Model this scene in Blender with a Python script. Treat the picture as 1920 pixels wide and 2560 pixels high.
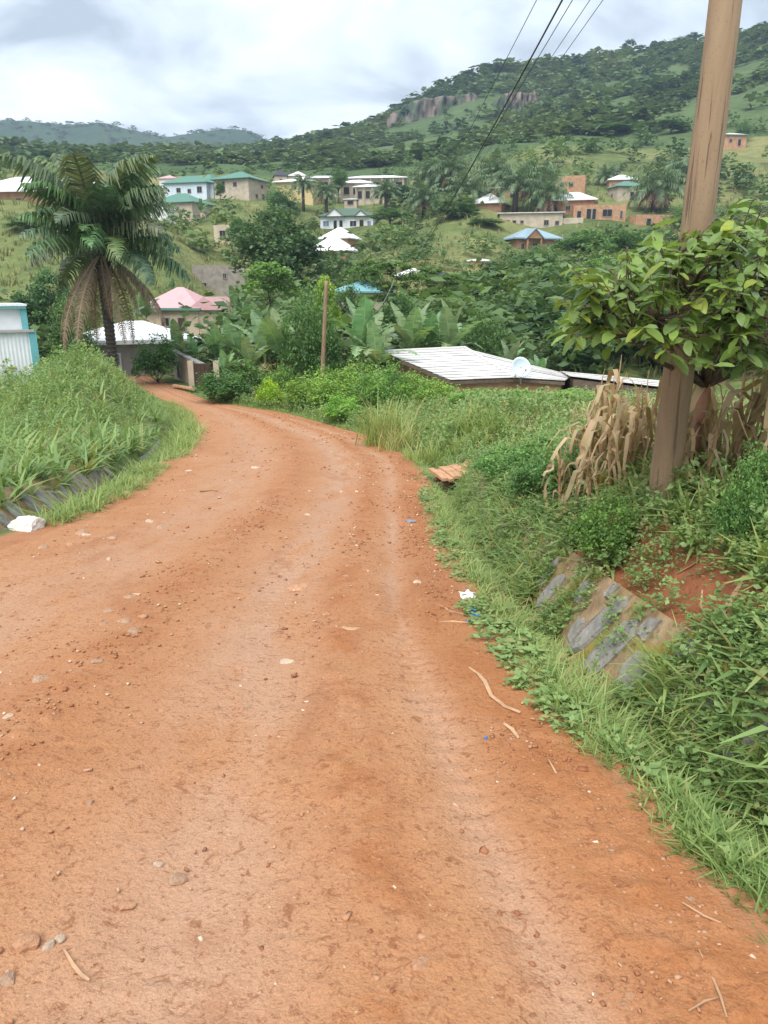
import bpy, math, random
import numpy as np
from mathutils import Vector, Matrix, Euler

for _o in list(bpy.data.objects):
    bpy.data.objects.remove(_o)
SC = bpy.context.scene
COL = SC.collection
R = math.radians
rng = np.random.default_rng(7)
random.seed(7)

# ------------------------------------------------------------------ camera
FPX, PITCH, CAMH = 1850.0, R(16.5), 1.6
cd = bpy.data.cameras.new('camera')
cam = bpy.data.objects.new('camera', cd)
COL.objects.link(cam)
cam.location = (0, 0, CAMH)
cam.rotation_euler = (R(90) - PITCH, 0, 0)
cd.sensor_fit = 'VERTICAL'
cd.sensor_height = 36.0
cd.lens = 36.0 * FPX / 2560.0
cd.clip_start = 0.05
cd.clip_end = 6000
SC.camera = cam

# ------------------------------------------------------------------ sky, sun, exposure
SUN_EL, SUN_AZ = R(58), R(205)
w = bpy.data.worlds.new('World')
SC.world = w
w.use_nodes = True
nt = w.node_tree
nt.nodes.clear()
def wn(t, **k):
    n = nt.nodes.new(t)
    for a, b in k.items():
        setattr(n, a, b)
    return n
wl = lambda a, b: nt.links.new(a, b)
out = wn('ShaderNodeOutputWorld')
sky = wn('ShaderNodeTexSky', sky_type='NISHITA', sun_disc=False, sun_elevation=SUN_EL, sun_rotation=SUN_AZ)
bg1 = wn('ShaderNodeBackground')
bg1.inputs[1].default_value = 0.08
wl(sky.outputs[0], bg1.inputs[0])
tc = wn('ShaderNodeTexCoord')
sep = wn('ShaderNodeSeparateXYZ')
wl(tc.outputs['Generated'], sep.inputs[0])
ab = wn('ShaderNodeMath', operation='ABSOLUTE')
wl(sep.outputs[2], ab.inputs[0])
ad = wn('ShaderNodeMath', operation='ADD')
wl(ab.outputs[0], ad.inputs[0]); ad.inputs[1].default_value = 0.16
dx = wn('ShaderNodeMath', operation='DIVIDE'); wl(sep.outputs[0], dx.inputs[0]); wl(ad.outputs[0], dx.inputs[1])
dy = wn('ShaderNodeMath', operation='DIVIDE'); wl(sep.outputs[1], dy.inputs[0]); wl(ad.outputs[0], dy.inputs[1])
cmb = wn('ShaderNodeCombineXYZ'); wl(dx.outputs[0], cmb.inputs[0]); wl(dy.outputs[0], cmb.inputs[1])
cmb.inputs[2].default_value = 3.7
nz = wn('ShaderNodeTexNoise'); nz.inputs['Scale'].default_value = 1.7; nz.inputs['Detail'].default_value = 5
nz.inputs['Roughness'].default_value = 0.52; nz.inputs['Distortion'].default_value = 0.4
wl(cmb.outputs[0], nz.inputs['Vector'])
rp = wn('ShaderNodeValToRGB')
e = rp.color_ramp.elements
e[0].position = 0.38; e[0].color = (0.185, 0.212, 0.245, 1)
e[1].position = 0.62; e[1].color = (0.405, 0.430, 0.460, 1)
m_ = e.new(0.5); m_.position = 0.49; m_.color = (0.295, 0.328, 0.364, 1)
wl(nz.outputs['Fac'], rp.inputs[0])
bg2 = wn('ShaderNodeBackground'); bg2.inputs[1].default_value = 1.0
wl(rp.outputs[0], bg2.inputs[0])
mx = wn('ShaderNodeMixShader'); mx.inputs[0].default_value = 0.96
wl(bg1.outputs[0], mx.inputs[1]); wl(bg2.outputs[0], mx.inputs[2]); wl(mx.outputs[0], out.inputs[0])

sd = bpy.data.lights.new('sun', 'SUN')
sun = bpy.data.objects.new('sun', sd)
COL.objects.link(sun)
sd.energy = 1.5
sd.angle = R(50)
sd.color = (1.0, 0.965, 0.90)
_sdir = Vector((math.sin(SUN_AZ) * math.cos(SUN_EL), math.cos(SUN_AZ) * math.cos(SUN_EL), math.sin(SUN_EL)))
sun.rotation_euler = _sdir.to_track_quat('Z', 'Y').to_euler()
sun.location = (0, 0, 60)

SC.view_settings.view_transform = 'Standard'
SC.view_settings.look = 'None'
SC.view_settings.gamma = 1.0
SC.view_settings.use_curve_mapping = False
SC.view_settings.exposure = 1.7
SC.render.engine = 'CYCLES'
SC.cycles.use_denoising = True
SC.cycles.max_bounces = 6
SC.cycles.transparent_max_bounces = 8
SC.cycles.volume_bounces = 0

# ------------------------------------------------------------------ geometry helpers
CP, SP = math.cos(PITCH), math.sin(PITCH)
def st(px, py):
    v = (1280.0 - py) / FPX
    dY = CP + v * SP
    return (px - 960.0) / FPX / dY, (-SP + v * CP) / dY
def P(px, py, D):
    s, t = st(px, py)
    return Vector((s * D, D, CAMH + t * D))

def sstep(a, b, x):
    t = np.clip((x - a) / (b - a), 0, 1)
    return t * t * (3 - 2 * t)
def _hash(ix, iy, seed):
    n = (ix.astype(np.int64) * 374761393 + iy.astype(np.int64) * 668265263 + seed * 144269504) & 0x7fffffff
    n = ((n ^ (n >> 13)) * 1274126177) & 0x7fffffff
    return ((n ^ (n >> 16)) & 0xffff) / 65535.0
def vnoise(x, y, seed=0):
    x = np.asarray(x, float); y = np.asarray(y, float)
    ix = np.floor(x); iy = np.floor(y)
    fx = x - ix; fy = y - iy
    fx = fx * fx * (3 - 2 * fx); fy = fy * fy * (3 - 2 * fy)
    a = _hash(ix, iy, seed); b = _hash(ix + 1, iy, seed); c = _hash(ix, iy + 1, seed); d = _hash(ix + 1, iy + 1, seed)
    return (a * (1 - fx) + b * fx) * (1 - fy) + (c * (1 - fx) + d * fx) * fy * 1.0
def fbm(x, y, seed=0, o=4):
    r = 0.0; amp = 0.5; tot = 0.0
    x = np.asarray(x, float); y = np.asarray(y, float)
    for k in range(o):
        r = r + amp * vnoise(x, y, seed + k * 17); tot += amp
        x = x * 2.03 + 11.3; y = y * 2.03 + 5.7; amp *= 0.5
    return r / tot

# ------------------------------------------------------------------ terrain height
_RY = [-6, 0, 1.67, 3.6, 6.6, 9.7, 12.9, 15.8, 22, 26, 30, 32, 35, 40, 46, 54, 70, 90]
_RX = [1.6, 1.3, 1.09, .72, .55, .58, .63, .5, -.48, -2.25, -4.2, -6.1, -8.5, -11.0, -13.9, -17.4, -23.6, -32]
_LY = [-6, 0, 5, 7, 8.8, 10, 14.2, 17.7, 24, 30, 35, 43, 50, 60, 75, 90]
_LX = [-6, -4.6, -4.0, -3.75, -3.6, -3.5, -4.15, -4.6, -5.9, -7.7, -9.9, -14.2, -18.4, -23.5, -31, -39]
_ZY = [-6, 0, 10, 20, 24, 30, 35, 43, 50, 60, 80, 100]
_ZZ = [.6, 0, -1.2, -2.36, -2.72, -3.07, -3.28, -3.52, -3.68, -4.0, -4.6, -5]
def sm(y, A, B):
    return (np.interp(y - .8, A, B) + np.interp(y, A, B) * 2 + np.interp(y + .8, A, B)) / 4
def roadR(y): return sm(y, _RY, _RX)
def roadL(y): return sm(y, _LY, _LX)
def roadZ(y): return sm(y, _ZY, _ZZ)

CTRL = [  # px, py, distance of ground seen there
 (300,900,56),(100,900,60),(-200,880,60),(-400,800,90),(30,690,95),(-250,640,110),(50,590,110),(60,500,130),(-300,500,140),(430,640,112),
 (440,835,86),(545,742,115),(480,600,140),(430,552,190),(250,510,170),(575,497,210),(700,850,60),(700,640,130),(920,800,75),(1050,712,95),
 (1050,660,112),(830,645,150),(870,568,185),(900,488,230),(740,490,222),(1200,672,118),(1340,630,150),(1330,572,165),(1420,532,170),
 (1560,497,190),(1210,524,175),(1430,482,195),(1840,360,260),(1700,560,165),(1800,700,95),(1600,830,58),(1300,880,55),(1100,880,55),(1950,830,58),
 (2200,600,120),(2300,400,220),(1000,410,320),(700,415,340),(900,378,430),(1300,340,330),(1500,310,330),(1700,262,350),(1900,215,350),(2200,200,350),
 (1100,312,470),(1000,318,520),(1080,300,525),(1300,268,520),(1500,220,480),(1750,170,480),(600,402,480),(300,400,600),(100,395,600),(0,420,300),(-300,400,300),(300,440,260),
 (1030,262,575),(1100,220,590),(1260,172,600),(1390,157,600),(1560,131,600),(1700,107,600),(1920,82,580),(2200,60,580),
 (0,282,1400),(-300,272,1400),(-120,275,1400),(60,291,1400),(130,299,1400),(185,301,1400),(240,295,1400),(275,305,1400),(340,321,1400),(390,331,1400),(450,326,1400),(500,329,1400),(560,333,1400),(660,346,1300),(760,348,1100),(850,345,900),(930,328,700),(200,378,900),(0,352,900),(400,380,900),(450,384,650),(560,380,680),(660,374,700),(760,366,700),(840,354,720),(250,388,650),
]
_cp = []
for a, b, D in CTRL:
    s, t = st(a, b)
    _cp.append((s, math.log(D), t))
for a, b, D in CTRL:   # beyond the ridges the land stays level, then falls
    if D >= 575:
        s, t = st(a, b)
        for f in (1.35, 1.8):
            _cp.append((s, math.log(D * f), t * (0.98 if f < 1.5 else 0.9) / f))
for s in (-.75, -.45, -.2, 0, .2, .45, .75):
    _cp.append((s, math.log(44), (-4.0 - CAMH) / 44))
    _cp.append((s, math.log(30), (-3.0 - CAMH) / 30))
    _cp.append((s, math.log(15), (-2.0 - CAMH) / 15))
    _cp.append((s, math.log(3200), 0.04))
_cp = np.array(_cp)
_SX = 3.0
def _phi(r2):
    return 0.5 * r2 * np.log(r2 + 1e-9)
def _fit():
    X = np.stack([_cp[:, 0] * _SX, _cp[:, 1]], 1); n = len(X)
    d2 = ((X[:, None] - X[None]) ** 2).sum(-1)
    A = np.zeros((n + 3, n + 3)); A[:n, :n] = _phi(d2) + np.eye(n) * 0.004
    A[:n, n] = 1; A[:n, n + 1:] = X; A[n, :n] = 1; A[n + 1:, :n] = X.T
    return X, np.linalg.solve(A, np.concatenate([_cp[:, 2], np.zeros(3)]))
_TX, _TW = _fit()
def farH(x, y):
    y = np.maximum(y, 8.0)
    q = np.stack([x / y * _SX, np.log(y)], -1).reshape(-1, 2)
    o = np.empty(len(q))
    for i in range(0, len(q), 40000):
        qq = q[i:i + 40000]
        d2 = ((qq[:, None] - _TX[None]) ** 2).sum(-1)
        o[i:i + 40000] = _phi(d2) @ _TW[:-3] + _TW[-3] + qq @ _TW[-2:]
    yy = y.reshape(-1)
    xx = np.asarray(x, float).reshape(-1)
    z = CAMH + o * yy
    z = z + (fbm(xx / (yy * .10 + 4), np.log(yy) * 9, 3, 4) - .5) * np.minimum(yy, 420) * .022 * sstep(60, 220, yy)
    return z.reshape(np.shape(y))
_FY = [-6, 0, 2.5, 5.2, 10, 15, 20, 24, 28, 32, 36, 50]
_FZ = [1.1, .72, .45, .17, -.35, -.95, -1.45, -1.85, -2.6, -3.3, -3.6, -4.2]
_BY = [-6, 0, 8, 14, 20, 26, 31, 36, 42, 50]
_BZ = [1.5, .6, -.55, -1.3, -1.7, -1.9, -2.1, -2.5, -3.0, -3.6]
def nearH(x, y):
    zr = roadZ(y)
    ur = x - roadR(y); ul = roadL(y) - x
    # ruts and crown of the road
    lat = (x - roadL(y)) / (roadR(y) - roadL(y))
    rut = -0.03 * np.exp(-((lat - .69) / .07) ** 2) - 0.022 * np.exp(-((lat - .885) / .022) ** 2) - .03 * np.exp(-((lat - .30) / .08) ** 2) + .035 * np.exp(-((lat - .50) / .05) ** 2) + .008 * np.exp(-((lat - .80) / .03) ** 2)
    z = zr + np.where((ur < 0) & (ul < 0), rut, 0)
    # right side: verge, ditch, stone lining, soil bank, field
    top = np.interp(y, _FY, _FZ) - zr
    top = top * (1 - .85 * np.exp(-((y - 12.4) / 1.5) ** 2) * (1 - sstep(2.2, 4.0, ur)))
    wide = np.interp(y, [0, 15, 19, 24, 30], [1, 1, 1.6, 2.6, 3])
    dd = np.interp(y, [0, 9, 18, 22, 26], [.20, .20, .22, .08, 0])
    u = ur / wide
    br = np.interp(y, [0, 14, 22], [.30, .30, .1])
    pr = np.where(u < .42, 0 - dd * sstep(.15, .42, u),
         np.where(u < .55, -dd,
         np.where(u < .85, -dd + (dd + br) * (u - .55) / .30,
                  br + (top - br) * sstep(.80, 1.55, u))))
    z = z + np.where(ur > 0, pr, 0)
    # left side: verge, ditch, stone lining, high bank
    topl = np.interp(y, _BY, _BZ) - zr
    dl = np.interp(y, [0, 6, 18, 25, 30], [.2, .3, .3, .15, 0])
    bl = np.interp(y, [0, 12, 20, 26], [.22, .22, .15, .1])
    pl = np.where(ul < .95, -dl * sstep(.55, .95, ul),
         np.where(ul < 1.1, -dl,
         np.where(ul < 1.5, -dl + (dl + bl) * (ul - 1.1) / .4,
                  bl + (topl - bl) * sstep(1.2, 4.4, ul) + 1.25 * np.exp(-((y - 26) / 5.0) ** 2) * np.exp(-((ul - 3.6) / 1.6) ** 2))))
    z = z + np.where(ul > 0, pl, 0)
    return z
def H(x, y):
    x = np.asarray(x, float); y = np.asarray(y, float)
    x, y = np.broadcast_arrays(x, y)
    zf = farH(x, y)
    zn = nearH(x, y)
    # the road strip keeps its own profile farther out than the rest
    lat = np.minimum(x - roadL(y), roadR(y) - x)
    keep = sstep(-6, -1, lat)
    wf = sstep(34, 52, y) * (1 - keep) + sstep(62, 85, y) * keep
    return zn * (1 - wf) + zf * wf
def Hs(x, y):
    return float(H(np.array([x]), np.array([y]))[0])

# ------------------------------------------------------------------ materials
def mat(name):
    m = bpy.data.materials.new(name)
    m.use_nodes = True
    n = m.node_tree
    b = n.nodes['Principled BSDF']
    return m, n, b
def N(n, t, **k):
    o = n.nodes.new(t)
    for a, b in k.items():
        setattr(o, a, b)
    return o
def noise(n, scale, detail=4, rough=.55, vec=None, dist=0.0):
    t = N(n, 'ShaderNodeTexNoise')
    t.inputs['Scale'].default_value = scale; t.inputs['Detail'].default_value = detail
    t.inputs['Roughness'].default_value = rough; t.inputs['Distortion'].default_value = dist
    if vec is not None:
        n.links.new(vec, t.inputs['Vector'])
    return t.outputs['Fac']
def ramp(n, fac, stops):
    r = N(n, 'ShaderNodeValToRGB')
    el = r.color_ramp.elements
    while len(el) < len(stops):
        el.new(0.5)
    for x, (p, c) in zip(el, stops):
        x.position = p
        x.color = (*c, 1) if len(c) == 3 else c
    n.links.new(fac, r.inputs[0])
    return r.outputs[0]
def mixc(n, fac, a, b, mode='MIX'):
    m = N(n, 'ShaderNodeMix', data_type='RGBA', blend_type=mode)
    for i, v in ((0, fac), (6, a), (7, b)):
        if isinstance(v, (int, float)):
            m.inputs[i].default_value = v
        elif isinstance(v, tuple):
            m.inputs[i].default_value = (*v, 1)
        else:
            n.links.new(v, m.inputs[i])
    return m.outputs[2]
def math_(n, op, a, b=None):
    m = N(n, 'ShaderNodeMath', operation=op)
    for i, v in ((0, a), (1, b)):
        if v is None: continue
        if isinstance(v, (int, float)): m.inputs[i].default_value = v
        else: n.links.new(v, m.inputs[i])
    return m.outputs[0]
def attr(n, name):
    a = N(n, 'ShaderNodeAttribute', attribute_name=name)
    return a
def bump(n, b, h, strength, dist):
    k = N(n, 'ShaderNodeBump')
    k.inputs['Strength'].default_value = strength; k.inputs['Distance'].default_value = dist
    n.links.new(h, k.inputs['Height']); n.links.new(k.outputs[0], b.inputs['Normal'])
def ocoord(n):
    return N(n, 'ShaderNodeTexCoord').outputs['Object']
def mapped(n, vec, scale):
    m = N(n, 'ShaderNodeMapping'); m.inputs['Scale'].default_value = scale
    n.links.new(vec, m.inputs['Vector']); return m.outputs[0]
def thresh(n, v, a, b):
    m = N(n, 'ShaderNodeMapRange', interpolation_type='SMOOTHSTEP')
    m.inputs[1].default_value = a; m.inputs[2].default_value = b
    n.links.new(v, m.inputs[0]); return m.outputs[0]

M = {}
def plain(name, c, rough=.7, var=.25, scale=3.0, bumps=0.0, bscale=20, spec=.3, c2=None, metallic=0.0):
    m, n, b = mat(name)
    oc = ocoord(n)
    f = noise(n, scale, 5, .6, oc)
    lo = tuple(x * (1 - var) for x in c) if c2 is None else c2
    hi = tuple(min(1, x * (1 + var * .6)) for x in c)
    col = ramp(n, f, [(.3, lo), (.7, hi)])
    n.links.new(col, b.inputs['Base Color'])
    b.inputs['Roughness'].default_value = rough
    b.inputs['Specular IOR Level'].default_value = spec
    b.inputs['Metallic'].default_value = metallic
    if bumps:
        bump(n, b, noise(n, bscale, 4, .6, oc), bumps, .02)
    M[name] = m
    return m
def leafmat(name, dark, light, trans=.28, rough=.55, dry=None, spec=.25):
    m, n, b = mat(name)
    t = attr(n, 'tone').outputs['Fac']
    stops = [(0.0, dark), (.8, light)] + ([(1.0, dry)] if dry else [])
    c = ramp(n, t, stops)
    oi = N(n, 'ShaderNodeObjectInfo')
    c = mixc(n, 1.0, c, oi.outputs['Color'], 'MULTIPLY')
    n.links.new(c, b.inputs['Base Color'])
    b.inputs['Roughness'].default_value = rough
    b.inputs['Specular IOR Level'].default_value = spec
    tr = N(n, 'ShaderNodeBsdfTranslucent')
    n.links.new(mixc(n, 1.0, c, (1.15, 1.1, .6), 'MULTIPLY'), tr.inputs[0])
    ms = N(n, 'ShaderNodeMixShader'); ms.inputs[0].default_value = trans
    n.links.new(b.outputs[0], ms.inputs[1]); n.links.new(tr.outputs[0], ms.inputs[2])
    n.links.new(ms.outputs[0], n.nodes['Material Output'].inputs[0])
    M[name] = m
    return m

def soil_color(n, oc):
    """colour and height of the red laterite soil"""
    big = noise(n, .55, 4, .6, oc)
    mid = noise(n, 3.2, 5, .62, oc, .3)
    fine = noise(n, 26, 5, .7, oc)
    c = ramp(n, mid, [(.28, (.350, .150, .060)), (.52, (.412, .202, .096)), (.75, (.448, .240, .128))])
    c2 = ramp(n, big, [(.35, (.380, .165, .068)), (.65, (.442, .236, .126))])
    c = mixc(n, .45, c, c2)
    c = mixc(n, thresh(n, fine, .56, .72), c, (.245, .088, .036))
    return c, mid, fine

def road_material():
    m, n, b = mat('laterite_road')
    oc = ocoord(n)
    lat = attr(n, 'lat').outputs['Fac']; lon = attr(n, 'lon').outputs['Fac']
    c, mid, fine = soil_color(n, oc)
    cv = N(n, 'ShaderNodeCombineXYZ')
    n.links.new(math_(n, 'MULTIPLY', lat, 9.0), cv.inputs[0]); n.links.new(math_(n, 'MULTIPLY', lon, .55), cv.inputs[1])
    streak = noise(n, 1.6, 4, .55, cv.outputs[0], .35)
    # beaten wheel bands: smoother, paler, slightly grey
    wob = math_(n, 'ADD', lat, math_(n, 'MULTIPLY', math_(n, 'SUBTRACT', noise(n, .35, 3, .5, oc), .5), .10))
    def band(cn, wd):
        d = math_(n, 'DIVIDE', math_(n, 'SUBTRACT', wob, cn), wd)
        return math_(n, 'POWER', 2.718, math_(n, 'MULTIPLY', math_(n, 'MULTIPLY', d, d), -1.0))
    bands = math_(n, 'MAXIMUM', math_(n, 'MAXIMUM', band(.685, .07), math_(n, 'MULTIPLY', band(.885, .022), .9)), math_(n, 'MULTIPLY', band(.30, .12), .65))
    bf = math_(n, 'MULTIPLY', bands, thresh(n, streak, .28, .58))
    c = mixc(n, math_(n, 'MULTIPLY', bf, .8), c, (.440, .262, .168))
    # loose redder crumbs between the bands and at the edge
    loose = math_(n, 'MULTIPLY', math_(n, 'MAXIMUM', math_(n, 'MAXIMUM', band(.965, .05), math_(n, 'MULTIPLY', band(.80, .03), .9)), math_(n, 'MULTIPLY', band(.50, .06), .7)), thresh(n, mid, .40, .56))
    c = mixc(n, math_(n, 'MULTIPLY', loose, .85), c, (.320, .118, .040))
    edge = math_(n, 'MULTIPLY', thresh(n, wob, .88, .99), .6)
    c = mixc(n, edge, c, (.350, .142, .053))
    damp = noise(n, .8, 4, .6, cv.outputs[0], .6)
    c = mixc(n, math_(n, 'MULTIPLY', thresh(n, damp, .56, .70), .55), c, (.305, .128, .057))
    # dark crumbly flecks and pale grit
    fl = noise(n, 15, 5, .75, oc, .6)
    fl2 = noise(n, 46, 3, .6, oc, .4)
    c = mixc(n, math_(n, 'MULTIPLY', thresh(n, fl2, .56, .68), .6), c, (.225, .085, .036))
    fl3 = noise(n, 120, 3, .65, oc)
    c = mixc(n, .55, c, mixc(n, 1.0, c, ramp(n, fl3, [(.3, (.68, .64, .60)), (.5, (1, 1, 1)), (.72, (1.28, 1.26, 1.25))]), 'MULTIPLY'))
    c = mixc(n, math_(n, 'MULTIPLY', thresh(n, fl, .555, .65), .7), c, (.225, .084, .034))
    sp = N(n, 'ShaderNodeTexVoronoi'); sp.inputs['Scale'].default_value = 42; n.links.new(oc, sp.inputs['Vector'])
    spc = N(n, 'ShaderNodeSeparateColor'); n.links.new(sp.outputs['Color'], spc.inputs[0])
    c = mixc(n, math_(n, 'MULTIPLY', math_(n, 'LESS_THAN', sp.outputs['Distance'], .20), math_(n, 'GREATER_THAN', spc.outputs[0], .975)), c, (.48, .31, .20))
    n.links.new(c, b.inputs['Base Color'])
    rr = N(n, 'ShaderNodeMapRange'); rr.inputs[3].default_value = .88; rr.inputs[4].default_value = .60
    n.links.new(bf, rr.inputs[0]); n.links.new(rr.outputs[0], b.inputs['Roughness'])
    b.inputs['Specular IOR Level'].default_value = .3
    hsum = math_(n, 'ADD', math_(n, 'MULTIPLY', fl2, .4), math_(n, 'ADD', math_(n, 'MULTIPLY', fine, .5), math_(n, 'ADD', mid, math_(n, 'MULTIPLY', fl, -.6))))
    bump(n, b, hsum, .75, .022)
    M['road'] = m
def ground_material():
    m, n, b = mat('grassy_soil')
    oc = ocoord(n)
    c, mid, fine = soil_color(n, oc)
    c = mixc(n, 1.0, c, mixc(n, attr(n, 'deep').outputs['Fac'], (.92, .84, .78), (.64, .44, .36)), 'MULTIPLY')
    g = attr(n, 'green').outputs['Fac']
    gn = noise(n, 5.0, 5, .65, oc, .4)
    gc = ramp(n, gn, [(.3, (.045, .075, .018)), (.55, (.10, .15, .035)), (.75, (.19, .19, .07))])
    c = mixc(n, thresh(n, math_(n, 'ADD', g, math_(n, 'MULTIPLY', math_(n, 'SUBTRACT', gn, .5), .7)), .38, .62), c, gc)
    n.links.new(c, b.inputs['Base Color'])
    b.inputs['Roughness'].default_value = .9
    bump(n, b, math_(n, 'ADD', fine, mid), .8, .03)
    M['ground'] = m
def hill_material(name, sc, cols, patch):
    m, n, b = mat(name)
    oc = ocoord(n)
    f = noise(n, sc, 6, .62, oc, .3)
    c = ramp(n, f, cols)
    f2 = noise(n, sc * .22, 3, .5, oc, .3)
    c = mixc(n, math_(n, 'MULTIPLY', thresh(n, f2, .48, .66), .7), c, patch)
    f3 = noise(n, sc * 9, 4, .7, oc)
    c = mixc(n, .5, c, mixc(n, 1.0, c, ramp(n, f3, [(.3, (.45, .5, .45)), (.7, (1.35, 1.35, 1.2))]), 'MULTIPLY'))
    n.links.new(c, b.inputs['Base Color'])
    b.inputs['Roughness'].default_value = .95
    b.inputs['Specular IOR Level'].default_value = .1
    bump(n, b, math_(n, 'ADD', f, f3), 1.0, 1.2)
    M[name] = m
road_material(); ground_material()
hill_material('hillside_grass', .05, [(.3, (.078, .115, .042)), (.5, (.150, .180, .068)), (.72, (.27, .25, .115))], (.25, .235, .105))
hill_material('mountain_grass', .012, [(.3, (.050, .090, .040)), (.55, (.080, .125, .050)), (.8, (.135, .160, .068))], (.090, .126, .052))
hill_material('far_forest_floor', .010, [(.3, (.026, .052, .028)), (.6, (.042, .074, .034)), (.85, (.085, .110, .048))], (.055, .085, .038))

# ------------------------------------------------------------------ mesh builders
def big_mesh(name, V, Fq, tone=None, material=None, smooth=False, attrs=None):
    """V (n,3); Fq (m,3) or (m,4) int array"""
    V = np.asarray(V, np.float32); Fq = np.asarray(Fq, np.int32)
    k = Fq.shape[1]
    me = bpy.data.meshes.new(name)
    me.vertices.add(len(V)); me.vertices.foreach_set('co', V.ravel())
    me.loops.add(Fq.size); me.loops.foreach_set('vertex_index', Fq.ravel())
    me.polygons.add(len(Fq))
    me.polygons.foreach_set('loop_start', np.arange(0, Fq.size, k, dtype=np.int32))
    if smooth:
        me.polygons.foreach_set('use_smooth', np.ones(len(Fq), bool))
    me.update(calc_edges=True)
    if tone is not None:
        a = me.attributes.new('tone', 'FLOAT', 'FACE'); a.data.foreach_set('value', np.asarray(tone, np.float32))
    for nm, v in (attrs or {}).items():
        a = me.attributes.new(nm, 'FLOAT', 'POINT'); a.data.foreach_set('value', np.asarray(v, np.float32))
    if material is not None:
        me.materials.append(material)
    return me
def link(name, me, parent=None, loc=(0, 0, 0), rot=None, scale=None):
    o = bpy.data.objects.new(name, me)
    COL.objects.link(o)
    o.location = loc
    if rot is not None: o.rotation_euler = rot
    if scale is not None: o.scale = scale
    if parent is not None: o.parent = parent
    return o
def tag(o, label, cat, group=None):
    o['label'] = label; o['category'] = cat
    if group: o['group'] = group
    return o
def thing(name, label, cat, loc=(0, 0, 0), rotz=0.0, group=None, scale=None):
    o = bpy.data.objects.new(name, None)
    COL.objects.link(o)
    o.empty_display_size = .2
    o.location = loc; o.rotation_euler = (0, 0, rotz)
    if scale is not None: o.scale = scale
    o['kind'] = 'thing'
    return tag(o, label, cat, group)
class MB:
    def __init__(s):
        s.v = []; s.f = []; s.t = []
    def add(s, vs, fs, tone=.5):
        b = len(s.v)
        s.v += [tuple(x) for x in vs]
        s.f += [tuple(i + b for i in f) for f in fs]
        s.t += [tone] * len(fs)
        return s
    def box(s, c, d, rz=0.0, tone=.5):
        x, y, z = (k / 2 for k in d)
        ca, sa = math.cos(rz), math.sin(rz)
        vs = []
        for i in (-x, x):
            for j in (-y, y):
                for k in (-z, z):
                    vs.append((c[0] + i * ca - j * sa, c[1] + i * sa + j * ca, c[2] + k))
        return s.add(vs, [(0, 1, 3, 2), (4, 6, 7, 5), (0, 4, 5, 1), (2, 3, 7, 6), (0, 2, 6, 4), (1, 5, 7, 3)], tone)
    def tube(s, pts, rad, n=8, tone=.5, cap=True):
        pts = [Vector(p) for p in pts]
        if isinstance(rad, (int, float)): rad = [rad] * len(pts)
        b = len(s.v); up = Vector((0.13, 0.31, .94))
        for i, p in enumerate(pts):
            t = (pts[min(i + 1, len(pts) - 1)] - pts[max(i - 1, 0)])
            t = t.normalized() if t.length > 1e-9 else Vector((0, 0, 1))
            u = t.cross(up)
            if u.length < .15: u = t.cross(Vector((1, 0, 0)))
            u.normalize(); w_ = t.cross(u)
            for k in range(n):
                a = 2 * math.pi * k / n
                s.v.append(tuple(p + (u * math.cos(a) + w_ * math.sin(a)) * rad[i]))
        for i in range(len(pts) - 1):
            for k in range(n):
                s.f.append((b + i * n + k, b + i * n + (k + 1) % n, b + (i + 1) * n + (k + 1) % n, b + (i + 1) * n + k)); s.t.append(tone)
        if cap:
            s.f.append(tuple(b + k for k in range(n))[::-1]); s.t.append(tone)
            s.f.append(tuple(b + (len(pts) - 1) * n + k for k in range(n))); s.t.append(tone)
        return s
    def mesh(s, name, material, smooth=False):
        me = bpy.data.meshes.new(name)
        me.from_pydata(s.v, [], s.f)
        a = me.attributes.new('tone', 'FLOAT', 'FACE'); a.data.foreach_set('value', np.asarray(s.t, np.float32))
        me.materials.append(material)
        if smooth:
            for p in me.polygons: p.use_smooth = True
        me.update()
        return me
    def obj(s, name, material, parent=None, loc=(0, 0, 0), rot=None, smooth=False):
        return link(name, s.mesh(name, material, smooth), parent, loc, rot)
def copy_tree(o, parent=None):
    c = o.copy(); COL.objects.link(c); c.parent = parent
    for ch in [k for k in o.children]:
        copy_tree(ch, c)
    return c
def scatter(tv, tf, pos, mats, tones, ttone=None):
    """numpy copies of a template: tv (k,3), tf (m,4), pos (n,3), mats (n,3,3), tones (n)"""
    n, k = len(pos), len(tv)
    V = np.einsum('nij,kj->nki', mats, tv) + pos[:, None]
    Fq = tf[None] + (np.arange(n) * k)[:, None, None]
    T = np.repeat(np.asarray(tones), len(tf)).reshape(n, len(tf))
    if ttone is not None: T = np.clip(T + ttone[None], 0, 1)
    return V.reshape(-1, 3), Fq.reshape(-1, tf.shape[1]), T.ravel()
def join(parts):
    V, Fq, T = [], [], []; b = 0
    for v, f, t in parts:
        V.append(v); Fq.append(f + b); T.append(t); b += len(v)
    return np.concatenate(V), np.concatenate(Fq), np.concatenate(T)
def rotz(a, sc=None):
    a = np.asarray(a); c, s_ = np.cos(a), np.sin(a); z = np.zeros_like(a); o = np.ones_like(a)
    m = np.stack([np.stack([c, -s_, z], -1), np.stack([s_, c, z], -1), np.stack([z, z, o], -1)], -2)
    if sc is not None:
        m = m * (sc[:, None, None] if np.ndim(sc) == 1 else sc[:, None, :])
    return m
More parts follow.
